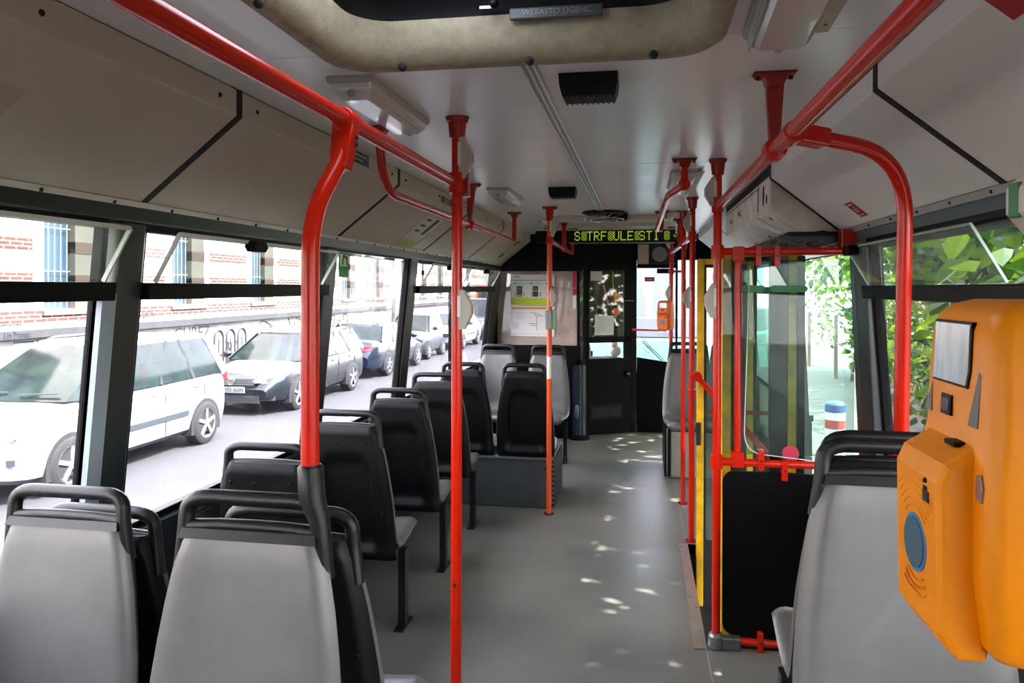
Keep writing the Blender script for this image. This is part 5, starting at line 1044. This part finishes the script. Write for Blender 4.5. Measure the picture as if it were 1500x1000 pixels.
for p, q in (((-.028, .705), (0, .655)), ((.028, .705), (0, .655)), ((-.052, .685), (-.025, .598)), ((.052, .685), (.025, .598)), ((-.025, .598), (0, .645)), ((.025, .598), (0, .645))): m.bar((p[0], -.042, p[1]), (q[0], -.042, q[1]), .008, .012)
m.build('badge', M['chrome'], e, smooth=False)
pl = MB().box((-.27, -.035, .43), (.27, -.015, .545)).build('number_plate', mat('plate_white', '#85888a', .4), e, smooth=False, bevel=.004); MB().box((-.27, -.038, .43), (-.225, -.034, .545)).build('plate_blue_strip', mat('plate_blue', '#1f4fa8', .4), pl, smooth=False)
text('B 755 ADM', .095, dk, 'plate_lettering', pl, frame_mat((.02, -.0375, .487), (1, 0, 0), (0, 0, 1)), depth=.001)
MB().box((-.55, -.012, .24), (.55, .03, .38)).build('lower_grille', dk, e, smooth=False)
e, hw = vehicle('saloon_car', 'dark blue saloon car seen from behind with a red tail light beyond the grey estate', 'car', -7.72, 23.0, 'f', 4.55, 1.80, 1.42, (.82, 3.52), blu,
   [(0, .50), (.05, .62), (.3, .74), (.9, .86), (1.4, .93), (3.6, 1.0), (4.3, 1.02), (4.48, .95), (4.55, .6)], .95, (1.25, 2.0, 3.35, 3.95), r=.33, spokes=7)
for s in (-1, 1): m = MB(); m.hexa([(s*.50, 4.54, .74), (s*.74, 4.46, .74), (s*.74, 4.3, .74), (s*.5, 4.4, .74)], [(s*.50, 4.53, .87), (s*.78, 4.40, .87), (s*.76, 4.2, .87), (s*.5, 4.4, .87)]); m.build('tail_light', mat('tail_red', '#a3202a', .2, emit='#a3202a', es=.15), e, smooth=False, bevel=.01)
pl = MB().box((-.26, 4.55, .74), (.26, 4.565, .85)).build('number_plate', mat('plate_white', '#85888a', .4), e, smooth=False); t_ = text('B 05 SLM', .085, dk, 'plate_lettering', pl, frame_mat((0, 4.567, .795), (-1, 0, 0), (0, 0, 1)))
e, hw = vehicle('small_car', 'small silver grey two seat car with wide wings behind the blue saloon', 'car', -7.82, 23.75, 'r', 2.62, 1.56, 1.52, (.42, 2.22), slv,
   [(0, .55), (.05, .72), (.3, .86), (.6, .98), (2.3, 1.05), (2.55, .95), (2.62, .6)], .98, (.55, 1.15, 2.3, 2.5), r=.29, spokes=6, dist=1)
for s in (-1, 1): MB().ball((s*.56, .10, .68), .12, 12, 8, (1, .6, 1)).build('headlight', hl, e)
e, hw = vehicle('saloon_car', 'white saloon car farther up the kerb behind the small silver car', 'car', -7.72, 27.6, 'r', 4.4, 1.74, 1.42, (.82, 3.42), wht,
   [(0, .50), (.05, .62), (.3, .74), (.9, .86), (1.4, .93), (3.6, .98), (4.2, .98), (4.4, .6)], .95, (1.25, 2.0, 3.2, 3.75), r=.30, dist=1, moulding=True)
MB().box((-.45, -.02, .52), (.45, .04, .66)).build('grille', dk, e, smooth=False)
for s in (-1, 1): MB().box((s*.62-.16, .0, .55), (s*.62+.16, .16, .68)).build('headlight', hl, e, smooth=False, bevel=.02)
e, hw = vehicle('minivan', 'dark blue van at the far end of the row of parked vehicles', 'car', -7.9, 33.2, 'r', 4.6, 1.9, 1.9, (.82, 3.6), blu,
   [(0, .60), (.05, .8), (.3, .95), (.9, 1.1), (4.4, 1.2), (4.6, .7)], 1.12, (.9, 1.6, 4.3, 4.5), r=.32, dist=1)
t = tag(empty('truck', (-8.0, 41, G)), 'red and white truck far up the street in the last left window', 'truck', None)
MB().box((-1.2, 0, .6), (1.2, 1.8, 2.6)).build('cabin', mat('truck_red', '#b5302a', .4), t, smooth=False, bevel=.08); MB().box((-1.2, 1.9, .8), (1.2, 8, 3.4)).build('cargo_box', wht, t, smooth=False, bevel=.02); MB().box((-1.05, -.02, 1.5), (1.05, .02, 2.3)).build('windscreen', cglass, t, smooth=False)
for y_ in (.9, 6):
    for s in (-1, 1): MB().cyl((s*.95, y_, .45), (s*1.2, y_, .45), .45, 20).build('wheel', tyre_m, t)
# bus standing ahead, teal with a grey band and the number 52
ob = tag(empty('bus', (-.3, 12.2, G)), 'teal and grey bus standing in front, with white digits, seen through the front partition', 'bus')
teal = mat('bus_teal', '#7fb8ab', .4); MB().box((-1.25, .0, .35), (1.25, 10, 1.62)).build('lower_body', teal, ob, smooth=False, bevel=.05)
MB().box((-1.25, .02, 1.625), (1.25, 10, 1.96)).build('grey_band', mat('bus_grey', '#7d868b', .4), ob, smooth=False, bevel=.02); MB().box((-1.24, .03, 2.98), (1.24, 10, 3.15)).build('roof', teal, ob, smooth=False, bevel=.05)
MB().box((-1.22, .05, 1.965), (1.22, .07, 2.975)).build('rear_window', mat('bus_window', '#8fa9bb', .08, coat=.5, var=.15, scale=1.2), ob, smooth=False)
for s in (-1, 1): MB().box((s*1.2-.04, .03, 1.96), (s*1.2+.04, .12, 2.98)).build('corner_post', mat('bus_grey', '#7d868b', .4), ob, smooth=False); MB().box((s*1.2-.02, .12, 1.96), (s*1.2+.02, 10, 2.98)).build('side_window', mat('bus_window', '#8fa9bb', .08), ob, smooth=False)
text('52', .23, mat('digit_white', '#e8ecec', .5), 'number', ob, frame_mat((.73, .015, 1.79), (1, 0, 0), (0, 0, 1)))
MB().tube([(.45+.05*math.cos(2*PI*k/20), -.004, 1.45+.05*math.sin(2*PI*k/20)) for k in range(21)], .006, 6).build('filler_cap', mat('bus_grey', '#7d868b', .4), ob)
for x_ in (.34, .62, .80): MB().box((x_, .035, 2.0), (x_+.05, .045, 2.9)).build('pole_reflection', mat('reflection_red', '#c98078', .5), ob, smooth=False)  # pale red strips imitate reflections of red poles on the glass
for s in (-1, 1): MB().cyl((s*.95, 2.4, .48), (s*1.22, 2.4, .48), .48, 20).build('wheel', tyre_m, ob)
# ================================================================ right side: hedge, trees, fence, bollard
def foliage(name, clusters, n, size, cols, seed, label, stem=None, cat='tree', group='trees and bushes outside the right windows'):
    rg = random.Random(seed); e = tag(empty(name), label, cat, group); m = MB()
    for i in range(n):
        c = rg.choice(clusters); cx, cy, cz, rx, ry, rz_ = c
        while True:
            a, b_, d_ = rg.uniform(-1, 1), rg.uniform(-1, 1), rg.uniform(-1, 1)
            if a*a+b_*b_+d_*d_ < 1: break
        p = Vector((cx+a*rx, cy+b_*ry, cz+d_*rz_)); s = size*rg.uniform(.55, 1.25); dr_ = Vector((rg.gauss(0, 1), rg.gauss(0, 1), rg.gauss(-.7, .7))).normalized(); sd_ = dr_.cross(Vector((rg.gauss(0, .7), rg.gauss(0, .7), 1))).normalized(); nn = dr_.cross(sd_)*s*.12
        q = [p, p+dr_*s*.3+sd_*s*.34-nn, p+dr_*s*.65+sd_*s*.30-nn, p+dr_*s, p+dr_*s*.65-sd_*s*.30-nn, p+dr_*s*.3-sd_*s*.34-nn, p+dr_*s*.3, p+dr_*s*.65]
        m.cur = rg.randrange(len(cols)); m.add(q, [(0, 1, 6), (1, 2, 7, 6), (2, 3, 7), (0, 6, 5), (6, 7, 4, 5), (7, 3, 4)])
    o = m.build('foliage', cols, e, smooth=False)
    st = MB()
    for c in clusters[:14]:
        x, y, z, rx, ry, rz_ = c; bx_, by_, bz_ = stem if stem else (x, y, G+.1)
        st.tube([(bx_, by_, bz_), ((bx_+x)/2+.1, (by_+y)/2-.1, (bz_+z)/2), (x, y, z+rz_*.4)], [.045, .025, .008], 7)
        for k in range(4): st.tube([(x, y, z), (x+rg.uniform(-rx, rx), y+rg.uniform(-ry, ry), z+rg.uniform(-rz_, rz_))], [.012, .004], 5)
    st.build('branches', mat('bark', '#5a4a3a', .9), e); return e
def leafm(name, c, tr):
    m = bpy.data.materials.new(name); m.use_nodes = True; nt = m.node_tree; b = nt.nodes['Principled BSDF']; b.inputs['Base Color'].default_value = lin(c); b.inputs['Roughness'].default_value = .45
    t = nt.nodes.new('ShaderNodeBsdfTranslucent'); t.inputs[0].default_value = lin(tr); x = nt.nodes.new('ShaderNodeMixShader'); x.inputs[0].default_value = .45
    nt.links.new(b.outputs[0], x.inputs[1]); nt.links.new(t.outputs[0], x.inputs[2]); nt.links.new(x.outputs[0], nt.nodes['Material Output'].inputs[0]); return m
LV = [leafm('leaf_dark', '#1c3018', '#35560f'), leafm('leaf_mid', '#28441c', '#557218'), leafm('leaf_bright', '#456021', '#7f9a22')]
foliage('leafy_tree', [(1.9, 3.6, 1.75, .55, .8, .45), (1.8, 2.6, 1.7, .45, .6, .5), (2.0, 4.8, 2.0, .5, .7, .45), (2.3, 3.2, 1.2, .6, .9, .5), (2.4, 5.4, 1.35, .6, .6, .5), (1.9, 1.8, 1.9, .4, .6, .5), (2.5, 4.2, 2.3, .6, 1, .5)], 2000, .15, LV, 3, 'broad leaved tree with large leaves hanging right outside the nearest right window', (3.4, 3.8, G+.1))
foliage('leafy_tree', [(3.1, 5.6, 2.9, 1.1, 1.4, .7), (2.9, 8.0, 2.8, 1.1, 1.3, .9), (3.2, 7.5, 1.9, .7, .8, .5), (2.9, 3.4, 3.0, 1.1, 1.4, .7), (3.3, 10.2, 2.7, 1.0, 1.5, .9), (3.2, 12.5, 2.6, 1.1, 1.5, 1.0)], 5200, .16, LV, 4, 'tall tree whose crown arches over the right pavement beyond the middle door', (4.4, 8.2, G+.1))
foliage('bush', [(3.9, 4.8, -.05, .7, .9, .7), (3.8, 6.4, .1, .7, .9, .8), (4.0, 3.4, .2, .7, 1, .9), (4.2, 8.0, .2, .6, 1, .8), (4.6, 6.2, 1.2, .7, 1.6, .6), (4.7, 8.6, 1.2, .6, 1.6, .7)], 4200, .10, LV, 5, 'dense green bush below the tree along the right fence', None, 'bush')
foliage('bush', [(4.4, 12.5, .4, .5, 1.2, .9), (4.9, 15.5, .9, .6, 1.4, 1.0), (5.6, 11, .5, .8, 1.4, 1.0), (5.9, 14, .6, .9, 1.6, 1.1), (6.2, 17, .8, .9, 1.6, 1.3), (5.2, 19.5, 1.6, 1.2, 1.6, 1.4), (6.6, 22, 1.2, 2.0, 1.6, 1.8)], 4200, .15, LV, 6, 'dusty bush growing through the wire fence farther along the right pavement', None, 'bush')
foliage('leafy_tree', [(7.5, 8, 3.2, 1.8, 2.6, 1.6), (8.5, 13, 3.4, 2, 3, 1.8), (9.5, 19, 3.8, 2.4, 3, 2), (8, 4, 3.0, 1.8, 2.4, 1.6), (7, 1, 2.6, 1.8, 2.4, 1.6), (6.5, 25, 3.6, 2.4, 3, 2)], 6500, .30, LV, 8, 'tall background trees closing the view on the right', (9, 10, G+.1))
foliage('leafy_tree', [(3.0, 1.0, 4.1, 1.3, 1.8, .8), (3.1, 3.6, 4.2, 1.3, 1.7, .8), (3.0, 6.0, 4.2, 1.3, 1.7, .8), (2.8, 8.6, 4.1, 1.3, 1.8, .8), (3.0, -2.0, 4.0, 1.4, 1.9, .9), (2.4, 4.5, 3.5, .8, 2.8, .4), (2.4, -.5, 3.4, .8, 2.8, .5), (2.4, 9.2, 3.5, .8, 1.6, .4)], 7600, .17, LV, 11, 'unseen high tree crown added to shade the right side of the bus', (4.8, 1.5, G+.1))  # crown above the view, added to cut sun patches inside the bus
foliage('hedge', [(5.9+.1*(k % 3), 2.5+1.5*k, .9, .6, 1.1, 1.6) for k in range(13)], 6500, .22, LV, 14, 'long dark hedge behind the wire fence on the right', None, 'hedge')
fe = tag(empty('wire_fence', (4.95, 0, G+.14)), 'grey wire fence with posts along the right pavement', 'fence')
for y in range(2, 26, 3): MB().box((-.04, y-.04, 0), (.04, y+.04, 1.6)).build('fence_post', mat('fence_brown', '#6d5a4c', .8), fe, smooth=False)
for z_ in (.3, .6, .9, 1.2, 1.5): MB().cyl((0, 2, z_), (0, 24, z_), .008, 6).build('fence_wire', M['steel'], fe)
bo = tag(empty('bollard', (2.62, 10.6, G+.14)), 'short bollard with a blue cap and red and white band on the right pavement', 'bollard')
for a, b_, c in ((0, .40, '#c9c9c4'), (.40, .52, '#a83a3a'), (.52, .62, '#e0e0dc'), (.62, .72, '#2a4a7a')): MB().tube([(0, 0, a), (0, 0, b_-.001)], .13, 20).build('band' if a else 'shaft', mat('boll_'+c[1:], c, .6), bo)
MB().ball((0, 0, .72), .13, 18, 8, (1, 1, .4)).build('cap', mat('boll_2a4a7a', '#2a4a7a', .6), bo)
